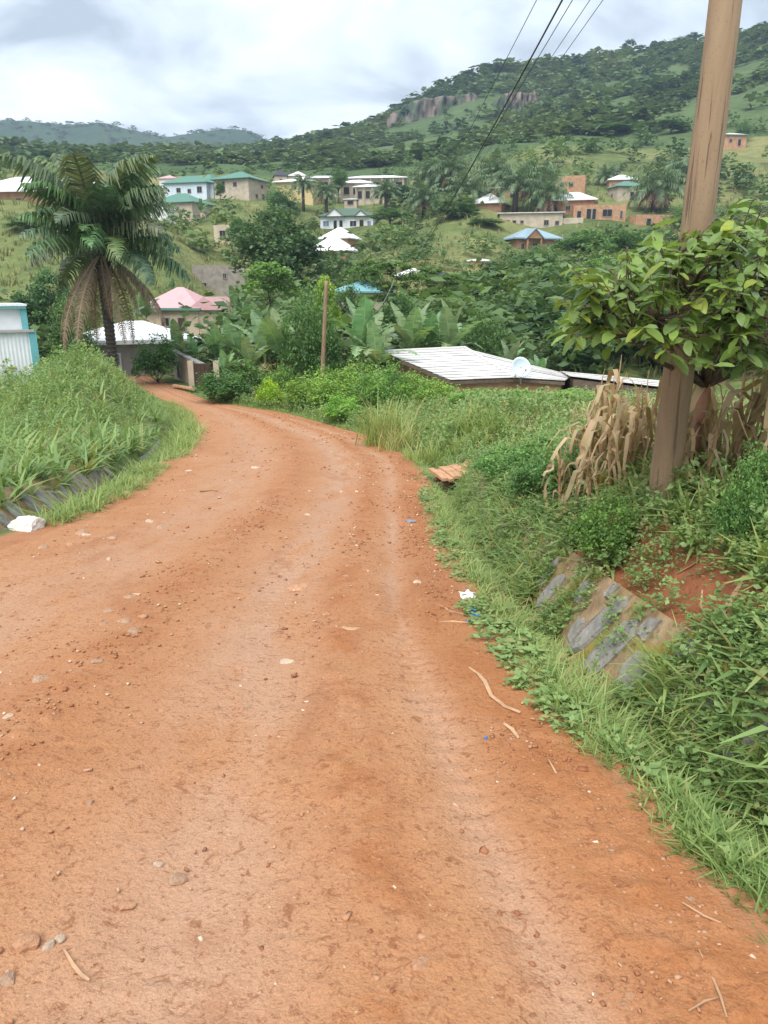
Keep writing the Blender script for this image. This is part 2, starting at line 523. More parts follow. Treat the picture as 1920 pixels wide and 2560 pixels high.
def randrot(n, r, tilt=None):
    """random orientations; tilt limits the angle from upright"""
    a = r.uniform(0, 2 * np.pi, n); b = r.uniform(0, np.pi if tilt is None else tilt, n); c = r.uniform(0, 2 * np.pi, n)
    A = rotz(a); C = rotz(c)
    z = np.zeros(n); o = np.ones(n)
    B = np.stack([np.stack([o, z, z], -1), np.stack([z, np.cos(b), -np.sin(b)], -1), np.stack([z, np.sin(b), np.cos(b)], -1)], -2)
    return A @ B @ C

# ------------------------------------------------------------------ the land: one sheet, cut into named pieces
def build_land():
    ncol = 380
    rr = np.concatenate([np.exp(np.linspace(math.log(2.6), math.log(17), 520, endpoint=False)), np.exp(np.linspace(math.log(17), math.log(3600), 390))])
    nr = len(rr)
    # thin the rows out in the far distance
    ss = np.linspace(-.80, .80, ncol)
    Y = (rr - 4)[:, None] + 0 * ss[None]
    X = rr[:, None] * ss[None]
    Z = H(X, Y)
    ul = roadL(Y) - X; ur = X - roadR(Y)
    inroad = (ul < 0) & (ur < 0) & (Y < 66)
    nearw = 1 - sstep(20, 45, Y)
    Z = Z + nearw * ((fbm(X * 1.3, Y * 1.0, 5, 3) - .5) * .03 + (fbm(X * 7, Y * 5, 9, 3) - .5) * np.where(inroad, .006, .022))
    # clods and crumbs on the loose parts of the road and its edges
    lat = (X - roadL(Y)) / (roadR(Y) - roadL(Y))
    loose = np.exp(-((lat - .965) / .05) ** 2) + .9 * np.exp(-((lat - .80) / .03) ** 2) + .9 * np.exp(-((lat - .50) / .06) ** 2) + .12
    cl = np.maximum(fbm(X * 15, Y * 13, 21, 3) - .50, 0)
    patch = sstep(.42, .60, fbm(X * 1.7, Y * .8, 23, 3))
    Z = Z + (1 - sstep(9, 17, Y)) * inroad * (cl * loose * patch * .06 + (fbm(X * 2.4, Y * .5, 27, 3) - .5) * .012)
    # tyre lugs pressed across the beaten bands
    for cn, wd in ((.67, .04), (.885, .02), (.30, .06)):
        Z = Z + (1 - sstep(7, 13, Y)) * np.exp(-((lat - cn) / wd) ** 2) * sstep(.45, .62, fbm(X * .9, Y * .45, 29, 2)) * .008 * np.sin(Y * 52 + 3 * np.sin(Y * 1.3))
    bank = sstep(.5, .9, ur) * (1 - sstep(1.6, 2.2, ur)) * (Y < 18)
    Z = Z + bank * (fbm(X * 5, Y * 5, 31, 4) - .5) * .16 * nearw
    V = np.stack([X, Y, Z], -1).reshape(-1, 3)
    idx = np.arange(nr * ncol).reshape(nr, ncol)
    Fq = np.stack([idx[:-1, :-1], idx[:-1, 1:], idx[1:, 1:], idx[1:, :-1]], -1).reshape(-1, 4)
    green = np.where(ur > 0, sstep(-.05, .35, ur), np.where(ul > 0, sstep(.1, .7, ul), 0.0))
    bare = np.exp(-(((ur - 1.02) / .26) ** 2)) * np.exp(-((Y - 4.4) / 1.5) ** 2)
    green = np.clip(green - 1.1 * bare, 0, 1) * .9
    bare2 = np.exp(-(((X + 10) / 1.5) ** 2 + ((Y - 13) / 3) ** 2))
    green = np.clip(green - .3 * bare2, 0, 1)
    at = {'lat': np.clip(lat, -1, 2).ravel(), 'lon': Y.ravel(), 'green': green.ravel(), 'deep': np.where(ur > 0, sstep(.25, .7, ur), sstep(.7, 1.3, ul)).ravel()}
    fc = Fq[:, 0]
    fy = Y.ravel()[Fq].mean(1); fr = inroad.ravel()[Fq].sum(1) >= 2
    def piece(name, mask, m):
        ff = Fq[mask]; u, inv = np.unique(ff, return_inverse=True)
        me = big_mesh(name, V[u], inv.reshape(ff.shape), None, m, True, {k: v[u] for k, v in at.items()})
        o = link(name, me); o['kind'] = 'structure'
        return o
    global LOWEST
    LOWEST = float(Z.min())
    piece('dirt_road', fr, M['road'])
    piece('roadside_ground', ~fr & (fy < 46), M['ground'])
    piece('hillside', ~fr & (fy >= 46) & (fy < 270), M['hillside_grass'])
    piece('mountain', ~fr & (fy >= 270) & (fy < 620), M['mountain_grass'])
    piece('far_mountains', ~fr & (fy >= 620), M['far_forest_floor'])
build_land()

# ------------------------------------------------------------------ plant materials
leafmat('grass_leaf', (.165, .255, .075), (.370, .480, .170), .40, .5, (.42, .36, .17))
leafmat('weed_leaf', (.128, .218, .075), (.300, .430, .160), .36, .5, (.33, .31, .13))
leafmat('tree_leaf', (.055, .108, .046), (.165, .258, .098), .36, .55, (.20, .27, .09))
leafmat('far_leaf', (.055, .102, .046), (.150, .220, .090), .28, .8, (.15, .175, .06), .08)
leafmat('palm_leaf', (.065, .112, .060), (.190, .250, .130), .25, .42, None, .35)
leafmat('dry_frond', (.170, .115, .078), (.330, .240, .165), .28, .8, None, .1)
leafmat('banana_leaf', (.140, .250, .115), (.330, .460, .240), .36, .38, (.33, .25, .10), .4)
leafmat('guava_leaf', (.105, .190, .055), (.270, .385, .115), .34, .34, (.34, .42, .07), .45)
leafmat('dry_corn', (.300, .195, .105), (.640, .500, .330), .30, .75, (.66, .52, .33), .15)
leafmat('hill_grass_leaf', (.140, .170, .062), (.320, .310, .145), .25, .8, (.36, .30, .13), .08)
plain('bark', (.155, .115, .085), .9, .45, 9, .9, 30)
plain('palm_trunk', (.085, .070, .058), .9, .5, 6, 1.0, 18)
plain('green_stem', (.16, .19, .075), .7, .4, 8)
plain('dry_stem', (.40, .27, .14), .8, .4, 8)

# ------------------------------------------------------------------ plant templates (numpy)
def blade(L, w_, lean, az, bend, base=(0, 0)):
    out = []
    for t, ww in ((0, 1), (.5, .85), (1, .12)):
        h = L * t * math.cos(lean + bend * t * .5)
        r_ = L * t * math.sin(lean + bend * t * .6)
        cx, cy = base[0] + r_ * math.cos(az), base[1] + r_ * math.sin(az)
        px_, py_ = -math.sin(az) * w_ * ww / 2, math.cos(az) * w_ * ww / 2
        out += [(cx - px_, cy - py_, h), (cx + px_, cy + py_, h)]
    return out
def tuft(seed, nb, L, w_, spread, bend=.9, lean=.35, tv=.25):
    r = random.Random(seed); V, Fq, T = [], [], []
    for i in range(nb):
        b = len(V)
        a = r.uniform(0, 6.283); d = spread * math.sqrt(r.random()); q = r.uniform(0, 6.283)
        V += blade(L * r.uniform(.5, 1.1), w_ * r.uniform(.7, 1.2), r.uniform(0.02, lean), a, r.uniform(.2, bend), (d * math.cos(q), d * math.sin(q)))
        Fq += [(b, b + 1, b + 3, b + 2), (b + 2, b + 3, b + 5, b + 4)]
        t = r.uniform(-tv, tv); T += [t, t + .05]
    return np.array(V), np.array(Fq), np.array(T)
_rh = np.array([(0, -.5, 0), (.27, -.05, .05), (0, .5, -.06), (-.27, -.05, .05)])
_rf = np.array([(0, 1, 2, 3)])
def weed(seed, nl, h, leaf, spread):
    r = np.random.default_rng(seed)
    zz = r.uniform(.12, 1, nl) ** .8 * h
    a = r.uniform(0, 6.283, nl); d = spread * (1.1 - .7 * zz / h) * r.uniform(.3, 1, nl)
    pos = np.stack([d * np.cos(a), d * np.sin(a), zz], -1)
    m = randrot(nl, r, 1.15) * (leaf * r.uniform(.6, 1.25, nl))[:, None, None]
    v, f, t = scatter(_rh, _rf, pos, m, r.uniform(-.22, .22, nl))
    return v, f, t
def crown(seed, lobes, n, leaf, nclump=60, csize=.10, shell=.55, tilt=1.2):
    r = np.random.default_rng(seed)
    lob = np.array(lobes, float)
    wgt = (lob[:, 3] * lob[:, 4] * lob[:, 5]) ** .67; wgt /= wgt.sum()
    li = r.choice(len(lob), nclump, p=wgt)
    d = r.normal(size=(nclump, 3)); d /= np.linalg.norm(d, axis=1)[:, None]
    d[:, 2] = np.where(d[:, 2] < -.45, -d[:, 2] * .6, d[:, 2])
    rad = shell + (1 - shell) * r.random(nclump) ** .5
    cc = lob[li, :3] + d * lob[li, 3:] * rad[:, None]
    ct = r.uniform(.12, .80, nclump)
    ci = r.integers(0, nclump, n)
    off = r.normal(size=(n, 3)) * csize * lob[li[ci], 3:].mean(1)[:, None] * 2.0
    off[:, 2] *= .6
    pos = cc[ci] + off
    m = randrot(n, r, tilt) * (leaf * r.uniform(.6, 1.3, n))[:, None, None]
    v, f, t = scatter(_rh * np.array([1.25, 1, 1]), _rf, pos, m, np.clip(ct[ci] + r.uniform(-.15, .18, n), 0, 1))
    return v, f, t
def limbs(seed, h0, lobes, r0=.035):
    """tapered trunk with a limb to each lobe, unit height"""
    r = random.Random(seed); mb = MB()
    fork = Vector((r.uniform(-.02, .02), r.uniform(-.02, .02), h0))
    mb.tube([(0, 0, -.06), (r.uniform(-.01, .01), 0, h0 * .5), fork], [r0 * 1.25, r0, r0 * .8], 8)
    for l in lobes:
        e_ = Vector(l[:3]); mid = fork.lerp(e_, .5) + Vector((r.uniform(-.03, .03), r.uniform(-.03, .03), -.02))
        mb.tube([fork - Vector((0, 0, .03)), mid, e_], [r0 * .6, r0 * .4, r0 * .16], 6)
    return mb
TREES = {}
def tree_kind(kind, h0, lobes, n, leaf, seed, matname='tree_leaf', nclump=70, csize=.10, r0=.03, tilt=1.2, shell=.55):
    v, f, t = crown(seed, lobes, n, leaf, nclump, csize, shell, tilt)
    TREES[kind] = (big_mesh('crown', v, f, t, M[matname]), limbs(seed, h0, lobes, r0).mesh('trunk', M['bark'], True))
tree_kind('broad', .30, [(0, 0, .62, .34, .34, .30), (-.28, .05, .50, .22, .25, .22), (.27, -.05, .52, .24, .24, .24), (.05, .22, .55, .25, .22, .24), (-.06, -.22, .48, .27, .24, .24), (.08, 0, .84, .22, .22, .17)], 6500, .042, 11, nclump=110, csize=.09)
tree_kind('tall', .34, [(0, 0, .72, .30, .30, .26), (-.16, .05, .52, .28, .26, .20), (.2, -.03, .56, .26, .26, .22), (.02, -.1, .40, .30, .28, .16)], 6000, .040, 12, nclump=95, csize=.09)
tree_kind('round', .12, [(0, 0, .52, .44, .44, .46), (.12, -.1, .3, .36, .34, .26), (-.14, .08, .34, .34, .34, .28)], 6500, .042, 13, nclump=120, csize=.08)
tree_kind('feather', .45, [(-.3, 0, .80, .26, .26, .07), (.26, .05, .86, .28, .26, .07), (0, -.1, .68, .36, .32, .07), (-.2, .1, .56, .28, .28, .06), (.24, -.1, .52, .30, .26, .06), (0, .1, .94, .24, .24, .05)], 6000, .040, 14, nclump=130, csize=.085, r0=.022, tilt=.7, shell=.2)
tree_kind('bush', .06, [(0, 0, .45, .42, .42, .42), (-.28, 0, .28, .26, .26, .28), (.26, .05, .30, .28, .26, .28), (.02, -.28, .26, .3, .24, .24)], 5200, .05, 15, nclump=120, csize=.085, r0=.02)
tree_kind('sapling', .42, [(0, 0, .80, .30, .30, .17), (-.22, .02, .64, .24, .24, .12), (.22, 0, .62, .26, .24, .13), (.02, .1, .93, .18, .18, .07)], 3800, .05, 16, nclump=70, csize=.10, r0=.016, tilt=.9)
tree_kind('ridge', .48, [(0, 0, .78, .26, .26, .20), (-.22, 0, .62, .20, .20, .10), (.20, .05, .66, .22, .2, .12)], 700, .085, 17, 'far_leaf', 26, .13, r0=.018)
def tree(name, kind, px, ptop, wpx, D, label, tint=(1, 1, 1), cat='tree', group=None, rz=None, sink=0.0):
    s, t = st(px, ptop)
    x, ztop = s * D, CAMH + t * D
    z0 = Hs(x, D) - sink
    h = max(ztop - z0, .6); wd = wpx * D / FPX
    rz = random.uniform(0, 6.28) if rz is None else rz
    o = thing(name, label, cat, (x, D, z0), rz, group, (wd, wd, h))
    cme, tme = TREES[kind]
    c = link('crown', cme, o); c.color = (*tint, 1)
    link('trunk', tme, o)
    return o

# oil palm fronds
def frond(seed, L, a0, droop, nl=48, lw=.095, ll=1.0, hang=.7, lift=.35):
    """frond in +x; rachis starts at angle a0 above level and droops"""
    r = random.Random(seed)
    V, Fq, T = [], [], []
    pts = []; p = Vector((0, 0, 0)); ns = 14
    for i in range(ns + 1):
        pts.append(p.copy())
        a = a0 - droop * (i / ns) ** 1.4
        p = p + Vector((math.cos(a), 0, math.sin(a))) * (L / ns)
    for i in range(ns):   # rachis as a flat strip with a keel
        w0, w1 = .06 * (1 - i / ns) + .012, .06 * (1 - (i + 1) / ns) + .012
        b = len(V)
        V += [tuple(pts[i] + Vector((0, -w0, 0))), tuple(pts[i] + Vector((0, w0, 0))), tuple(pts[i + 1] + Vector((0, w1, 0))), tuple(pts[i + 1] + Vector((0, -w1, 0)))]
        Fq.append((b, b + 1, b + 2, b + 3)); T.append(.8)
    for i in range(nl):
        u = .16 + .84 * (i + .5) / nl
        k = u * ns; j = min(int(k), ns - 1)
        q = pts[j].lerp(pts[j + 1], k - j); tan = (pts[j + 1] - pts[j]).normalized()
        nrm = Vector((-tan.z, 0, tan.x))
        le = ll * (math.sin(math.pi * min(1, .12 + u * .9)) ** .6) * r.uniform(.8, 1.15)
        for sgn in (-1, 1):
            d = (Vector((0, sgn, 0)) * .85 + tan * r.uniform(.25, .6) + nrm * r.uniform(-.1, lift)).normalized()
            mid = q + d * le * .55
            tip = q + d * le * .9 + Vector((0, 0, -le * hang * r.uniform(.6, 1.2)))
            wv = tan * lw * .5
            b = len(V)
            V += [tuple(q - wv), tuple(q + wv), tuple(mid + wv), tuple(mid - wv), tuple(tip + wv * .3), tuple(tip - wv * .3)]
            Fq += [(b, b + 1, b + 2, b + 3), (b + 3, b + 2, b + 4, b + 5)]
            t = r.uniform(.1, .9); T += [t, t]
    return np.array(V), np.array(Fq), np.array(T)
FROND = [big_mesh('frond', *frond(30 + i, 4.4, .95 - .1 * i, 1.25 + .12 * i), M['palm_leaf']) for i in range(4)]
DRYF = [big_mesh('dry_frond', *frond(50 + i, 4.6, -.75, .80, 44, .055, .46, 1.0, .0), M['dry_frond']) for i in range(3)]
def palm_crown_mesh(seed, nf, dry):
    r = np.random.default_rng(seed); parts = []; pd = []
    for i in range(nf):
        u = i / nf
        v, f, t = frond(seed * 50 + i, 4.2 * r.uniform(.85, 1.1), 1.25 - 1.45 * u, 1.1 + .5 * u, 22, .13, .9)
        a = i * 2.399 + r.uniform(-.2, .2)
        parts.append((v @ rotz(a).T + np.array([0, 0, .0]), f, t))
    for i in range(dry):
        v, f, t = frond(seed * 90 + i, 3.2, -.5, 1.0, 16, .12, .6, .8, 0)
        a = i * 2.399
        pd.append((v @ rotz(a).T, f, t))
    c = big_mesh('crown', *join(parts), M['palm_leaf'])
    d = big_mesh('dry_skirt', *join(pd), M['dry_frond']) if dry else None
    return c, d
PALM = [palm_crown_mesh(3, 26, 0), palm_crown_mesh(4, 24, 9), palm_crown_mesh(5, 28, 4)]
def small_palm(px, py, wpx, D, label, k=0, group='oil palms on the far slope', tint=(1, 1, 1)):
    """py: pixel row of the crown's heart"""
    s, t = st(px, py); x, zc = s * D, CAMH + t * D
    z0 = Hs(x, D); sc = wpx * D / FPX / 8.0
    h = max(zc - z0, .4)
    o = thing('oil_palm', label, 'palm tree', (x, D, z0), random.uniform(0, 6), group)
    c = link('crown', PALM[k][0], o, (0, 0, h), None, (sc, sc, sc)); c.color = (*tint, 1)
    if PALM[k][1]: link('dry_skirt', PALM[k][1], o, (0, 0, h - .1), None, (sc, sc, sc))
    MB().tube([(0, 0, -1.5), (0, 0, h * .5), (0, 0, h + .1)], [.36 * sc + .1, .3 * sc + .08, .42 * sc], 8).obj('trunk', M['palm_trunk'], o, smooth=True)
    return o

# banana leaves
def banana_leaf(seed, L, W, a0, droop, torn):
    r = random.Random(seed); V, Fq, T = [], [], []
    ns = 16; pts = []; p = Vector((0, 0, 0))
    for i in range(ns + 1):
        pts.append(p.copy()); a = a0 - droop * (i / ns) ** 1.3
        p = p + Vector((math.cos(a), 0, math.sin(a))) * (L / ns)
    for i in range(ns):
        tan = (pts[i + 1] - pts[i]).normalized(); nrm = Vector((-tan.z, 0, tan.x))
        u0, u1 = i / ns, (i + 1) / ns
        wf = lambda u: 0.0 if u < .14 else W * .5 * math.sin(math.pi * (.10 + .9 * ((u - .14) / .86)) ** .75) ** .6
        w0, w1 = wf(u0 + .001) + .012, wf(u1) * .98 + .012
        rb = .03 * (1 - u0) + .008
        b = len(V)
        V += [tuple(pts[i] + Vector((0, -rb, 0))), tuple(pts[i] + Vector((0, rb, 0))), tuple(pts[i + 1] + Vector((0, rb, 0))), tuple(pts[i + 1] + Vector((0, -rb, 0)))]
        Fq.append((b, b + 1, b + 2, b + 3)); T.append(.78)
        for sg in (-1, 1):
            g = torn * r.random() ** 2
            sag = r.uniform(.02, .18 + torn * .5)
            b = len(V)
            e0 = pts[i] + tan * (g * L / ns * .5) + Vector((0, sg * w0, 0)) + nrm * (.25 * w0) + Vector((0, 0, -sag * w0))
            e1 = pts[i + 1] - tan * (g * L / ns * .4) + Vector((0, sg * w1, 0)) + nrm * (.25 * w1) + Vector((0, 0, -sag * w1))
            V += [tuple(pts[i] + Vector((0, sg * rb, 0))), tuple(pts[i + 1] + Vector((0, sg * rb, 0))), tuple(e1), tuple(e0)]
            Fq.append((b, b + 1, b + 2, b + 3) if sg < 0 else (b + 3, b + 2, b + 1, b)); T.append(r.uniform(.2, .7))
    return np.array(V), np.array(Fq), np.array(T)
BAN = [big_mesh('leaf', *banana_leaf(60, 2.6, .92, 1.42, .45, .08), M['banana_leaf']),
       big_mesh('leaf', *banana_leaf(61, 2.6, .85, 1.18, .95, .3), M['banana_leaf']),
       big_mesh('leaf', *banana_leaf(62, 2.6, .68, .85, 1.5, .8), M['banana_leaf']),
       big_mesh('leaf', *banana_leaf(63, 2.1, .52, 1.0, 1.9, .9), M['banana_leaf'])]
BDRY = big_mesh('dry_leaf', *banana_leaf(64, 1.7, .38, .1, 1.5, 1.0), M['dry_corn'])
def banana(px, pbase, ptop, D, label, n=8, tint=(1, 1, 1), dry=2, seed=None, group='banana plants'):
    r = random.Random(seed if seed is not None else int(px * 7 + D))
    s, t = st(px, ptop); x = s * D
    z0 = Hs(x, D); H_ = max(CAMH + t * D - z0, 1.2)
    sc = max(.55, min(1.6, H_ / 4.0)); hs = max(.3, H_ - 2.15 * sc)
    o = thing('banana_plant', label, 'banana plant', (x, D, z0), 0, group)
    MB().tube([(0, 0, -.3), (.02, 0, hs * .6), (0, 0, hs + .15)], [.13 * sc + .03, .11 * sc, .06 * sc], 8).obj('pseudostem', M['green_stem'], o, smooth=True)
    for i in range(n):
        k = 0 if i < 3 else (1 if i < n * .6 else r.choice((1, 2, 3)))
        q = sc * r.uniform(.85, 1.12)
        l = link('leaf', BAN[k], o, (0, 0, hs), (r.uniform(-.15, .15), r.uniform(-.12, .12), i * 2.4 + r.uniform(-.4, .4)), (q, q, q))
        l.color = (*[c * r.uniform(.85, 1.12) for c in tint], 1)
    for i in range(dry):
        link('dry_leaf', BDRY, o, (0, 0, hs * .92), (0, .2, r.uniform(0, 6.28)), (sc, sc, sc))
    return o

# ------------------------------------------------------------------ building materials
def roofmat(name, c, stain, rough=.45, amt=.5):
    m, n, b = mat(name)
    oc = ocoord(n)
    f = noise(n, .8, 5, .65, mapped(n, oc, (1, .5, 1)), .3)
    col = mixc(n, math_(n, 'MULTIPLY', thresh(n, f, .5, .75), amt), c, stain)
    f2 = noise(n, 5, 4, .6, oc)
    col = mixc(n, .35, col, mixc(n, 1.0, col, ramp(n, f2, [(.3, (.75, .75, .75)), (.7, (1.1, 1.1, 1.1))]), 'MULTIPLY'))
    n.links.new(col, b.inputs['Base Color'])
    b.inputs['Roughness'].default_value = rough
    wv = N(n, 'ShaderNodeTexWave', bands_direction='X'); wv.inputs['Scale'].default_value = 2.6
    n.links.new(oc, wv.inputs['Vector'])
    bump(n, b, wv.outputs['Fac'], .35, .03)
    M[name] = m
roofmat('white_sheet', (.80, .81, .83), (.52, .50, .48), .4, .35)
roofmat('weathered_sheet', (.66, .64, .62), (.36, .29, .24), .5, .6)
roofmat('green_sheet', (.085, .215, .155), (.06, .14, .10), .5, .4)
roofmat('dark_green_sheet', (.075, .130, .085), (.05, .09, .06), .5, .4)
roofmat('pink_sheet', (.60, .35, .36), (.45, .21, .20), .5, .45)
roofmat('blue_sheet', (.27, .38, .45), (.20, .29, .35), .45, .4)
roofmat('teal_sheet', (.20, .42, .47), (.14, .30, .34), .45, .3)
roofmat('dark_sheet', (.035, .037, .05), (.06, .05, .05), .5, .4)
plain('brick_plaster', (.385, .215, .130), .9, .3, 1.2, .4, 12)
plain('mud_brick', (.46, .265, .155), .9, .3, 1.5, .5, 12)
plain('cream_wall', (.50, .42, .32), .9, .25, 1.0, .3, 12)
plain('grey_block', (.300, .262, .225), .95, .3, 1.5, .5, 8)
plain('white_wall', (.72, .72, .70), .8, .12, 1.0)
plain('yellow_wall', (.60, .47, .24), .8, .15, 1.0)
plain('beige_wall', (.500, .405, .305), .9, .3, .9, .3, 10)
plain('grey_wall', (.36, .345, .335), .9, .25, .9, .3, 10)
plain('pale_blue_wall', (.60, .68, .74), .8, .12, 1.0)
plain('dark_opening', (.022, .022, .026), .5, .3, 2)  # near-black sheet paints the unlit inside of openings; the walls stay uncut
plain('frame_paint', (.30, .27, .24), .7, .2, 3)
plain('white_paint', (.74, .76, .77), .6, .1, 2)
plain('blue_glass', (.12, .19, .30), .2, .3, 2, spec=.6)
plain('teal_paint', (.145, .400, .420), .55, .2, 2)
plain('brown_door', (.075, .045, .032), .6, .4, 4)
plain('green_fascia', (.10, .22, .18), .6, .2, 2)

_win = {}
def window_meshes(w_, h_, fm, pm, bars=True):
    k = (round(w_, 2), round(h_, 2), fm, pm, bars)
    if k not in _win:
        f = MB(); t = .09
        f.box((0, -.05, h_ / 2 - t / 2), (w_ + t, .14, t)); f.box((0, -.05, -h_ / 2 + t / 2), (w_ + t, .14, t))
        for sx in (-1, 1): f.box((sx * (w_ / 2 - t / 2 + .03), -.05, 0), (t, .136, h_ - 2 * t))
        if bars: f.box((0, -.045, 0), (.05, .09, h_ - 2 * t - .01))
        _win[k] = (f.mesh('window', M[fm]), MB().box((0, -.03, 0), (w_ - .08, .05, h_ - .1)).mesh('pane', M[pm]))
    return _win[k]
def opening(root, kind, side, u, z, w_, h_, hw, hd, fm='frame_paint', pm='dark_opening'):
    """a framed sheet standing as an opening on the front (F), right (R) or left (L) side of a box hw x hd (half sizes)"""
    loc, rz = {'F': ((u, -hd - .004, z), 0), 'R': ((hw + .004, u, z), R(90)), 'L': ((-hw - .004, u, z), R(-90))}[side]
    if kind == 'window':
        a, b = window_meshes(w_, h_, fm, pm)
        o = link('window', a, root, loc, (0, 0, rz)); link('pane', b, o)
    else:
        a, b = window_meshes(w_, h_, fm, pm, False)
        o = link('door', a, root, loc, (0, 0, rz)); link('door_leaf_or_dark', b, o)  # by default a near-black sheet painted as the dark doorway
    return o
def hip_roof(w_, d, rh, ov, th=.16, hip=True, ridge=None, z=0.0, cx=0, cy=0):
    """roof solid over a w x d plan (ridge along the longer side)"""
    a, b = w_ / 2 + ov, d / 2 + ov
    if w_ >= d: r0 = ((a - b) if hip else a) if ridge is None else ridge; rx, ry = max(r0, .05), 0
    else: r0 = ((b - a) if hip else b) if ridge is None else ridge; rx, ry = 0, max(r0, .05)
    lo = [(-a, -b, z - th), (a, -b, z - th), (a, b, z - th), (-a, b, z - th)]
    ev = [(-a, -b, z), (a, -b, z), (a, b, z), (-a, b, z)]
    rd = [(-rx, -ry, z + rh), (rx, ry, z + rh)]
    vs = [(x + cx, y + cy, zz) for x, y, zz in lo + ev + rd]
    fs = [(3, 2, 1, 0), (0, 1, 5, 4), (1, 2, 6, 5), (2, 3, 7, 6), (3, 0, 4, 7)]
    if w_ >= d: fs += [(4, 5, 9, 8), (6, 7, 8, 9), (5, 6, 9), (7, 4, 8)]
    else: fs += [(4, 5, 8), (5, 6, 9, 8), (6, 7, 9), (7, 4, 8, 9)]
    return MB().add(vs, fs)
def house(name, label, px, pe, D, w_, d, h, rot, wall, roof=None, opens=(), cat='house', group=None, ov=.5, rh=1.4, hip=True, fascia=None, fm='frame_paint', pm='dark_opening', base=4.0, wings=(), pillars=(), pillar_mat=None, roof_name='roof', gable_front=()):
    """px, pe: pixel of the middle of the front eave at distance D; wings: lower roofed boxes (cx, cy, w, d, h, rh, hip)"""
    e_ = P(px, pe, D)
    rh *= .84
    rz = R(rot)
    off = Vector((-math.sin(rz), math.cos(rz), 0)) * (d / 2)
    o = thing(name, label, cat, (e_.x + off.x, e_.y + off.y, e_.z - h), rz, group)
    MB().box((0, 0, (h - base) / 2 - .01), (w_, d, h + base - .02)).obj('wall', M[wall], o)
    if roof:
        hip_roof(w_, d, rh, ov, hip=hip, z=h + .16).obj(roof_name, M[roof], o)
        if fascia:
            a, b = w_ / 2 + ov + .03, d / 2 + ov + .03
            fb = MB()
            fb.box((0, -b, h + .06), (2 * a, .06, .26)); fb.box((0, b, h + .06), (2 * a, .06, .26))
            fb.box((a, 0, h + .06), (.06, 2 * b - .07, .255)); fb.box((-a, 0, h + .06), (.06, 2 * b - .07, .255))
            fb.obj('fascia', M[fascia], o)
    else:
        # bare wall heads, open at the top
        t = .22
        pb = MB(); pb.box((0, -d / 2 + t / 2, h + .12), (w_, t, .28)); pb.box((0, d / 2 - t / 2, h + .12), (w_, t, .28))
        pb.box((w_ / 2 - t / 2, 0, h + .12), (t, d - 2 * t, .27)); pb.box((-w_ / 2 + t / 2, 0, h + .12), (t, d - 2 * t, .27))
        pb.obj('parapet', M[wall], o)
    for (cx, cy, ww, wd, wh, wrh, whip) in wings:
        MB().box((cx, cy, (wh - base) / 2 - .01), (ww, wd, wh + base - .02)).obj('wing_wall', M[wall], o)
        if roof: hip_roof(ww, wd, wrh, ov, hip=whip, z=wh + .14, cx=cx, cy=cy).obj('wing_roof', M[roof], o)
    for (cx, gw, gd, gh, wallm) in gable_front:   # front gable: a small cross roof with painted face
        y0 = -d / 2 - gd
        vs = [(cx - gw / 2, y0, h), (cx + gw / 2, y0, h), (cx, y0, h + gh), (cx - gw / 2, 0, h), (cx + gw / 2, 0, h), (cx, 0, h + gh)]
        MB().add(vs, [(0, 1, 2), (3, 5, 4), (0, 3, 4, 1)]).obj('gable', M[wallm], o)
        k = .25
        rv = []
        for yy in (y0 - .25, 0):
            rv += [(cx - gw / 2 - k, yy, h - .02), (cx, yy, h + gh + .14), (cx + gw / 2 + k, yy, h - .02), (cx + gw / 2 + k, yy, h - .2), (cx, yy, h + gh - .04), (cx - gw / 2 - k, yy, h - .2)]
        MB().add(rv, [(0, 1, 4, 5), (1, 2, 3, 4), (11, 10, 7, 6), (10, 9, 8, 7), (6, 7, 1, 0), (7, 8, 2, 1), (5, 4, 10, 11), (4, 3, 9, 10)]).obj('gable_roof', M[roof], o)
    for (kind, side, u, z, ow, oh, *ex) in opens:
        opening(o, kind, side, u, z, ow, oh, w_ / 2, d / 2, ex[0] if ex else fm, ex[1] if len(ex) > 1 else pm)
    for (cx, cy, pw, phh) in pillars:
        MB().box((cx, cy, phh / 2 - .8), (pw, pw, phh + 1.6)).obj('pillar', M[pillar_mat or wall], o)
    return o
W_, D_ = 'window', 'door'
# --- left group
house('brick_house', 'brick house with broad white hip roof at the left edge above the yellow grass', 20, 480, 130, 15, 11, 3.2, -8, 'brick_plaster', 'white_sheet', [(W_, 'F', 1.6, 1.7, 1.3, 1.2), (W_, 'F', -3, 1.7, 1.3, 1.2), (W_, 'R', 0, 1.7, 1.2, 1.2)], ov=.8, rh=3.4, fascia='white_paint')
house('white_roofed_house', 'white-roofed house just behind the brick house, half hidden by the big palm', 160, 462, 152, 9, 8, 3, -14, 'cream_wall', 'white_sheet', [(W_, 'F', 1, 1.6, 1.1, 1.1)], ov=.6, rh=2.2, fascia='white_paint')
house('mud_brick_house', 'small tan house showing between the fronds of the big palm', 286, 470, 165, 3.4, 4, 3, 5, 'mud_brick', 'dark_sheet', [(W_, 'F', 0, 1.6, .9, .9)], ov=.2, rh=.7)
house('two_storey_house', 'pale two-storey house with green hip roof left of the hillside path', 428, 508, 190, 11.5, 9, 5.6, -20, 'cream_wall', 'green_sheet', [(W_, 'F', -1.2, 4.2, 1.1, 1.1), (W_, 'F', 1.5, 4.2, 1.1, 1.1), (W_, 'F', 4, 1.2, 1.0, 1.2), (D_, 'R', -2.4, 1.1, 1.3, 2.1), (D_, 'R', 0.5, 1.1, 1.3, 2.1), (W_, 'R', 2.8, 1.2, 1.0, 1.2)], ov=.7, rh=3.0)
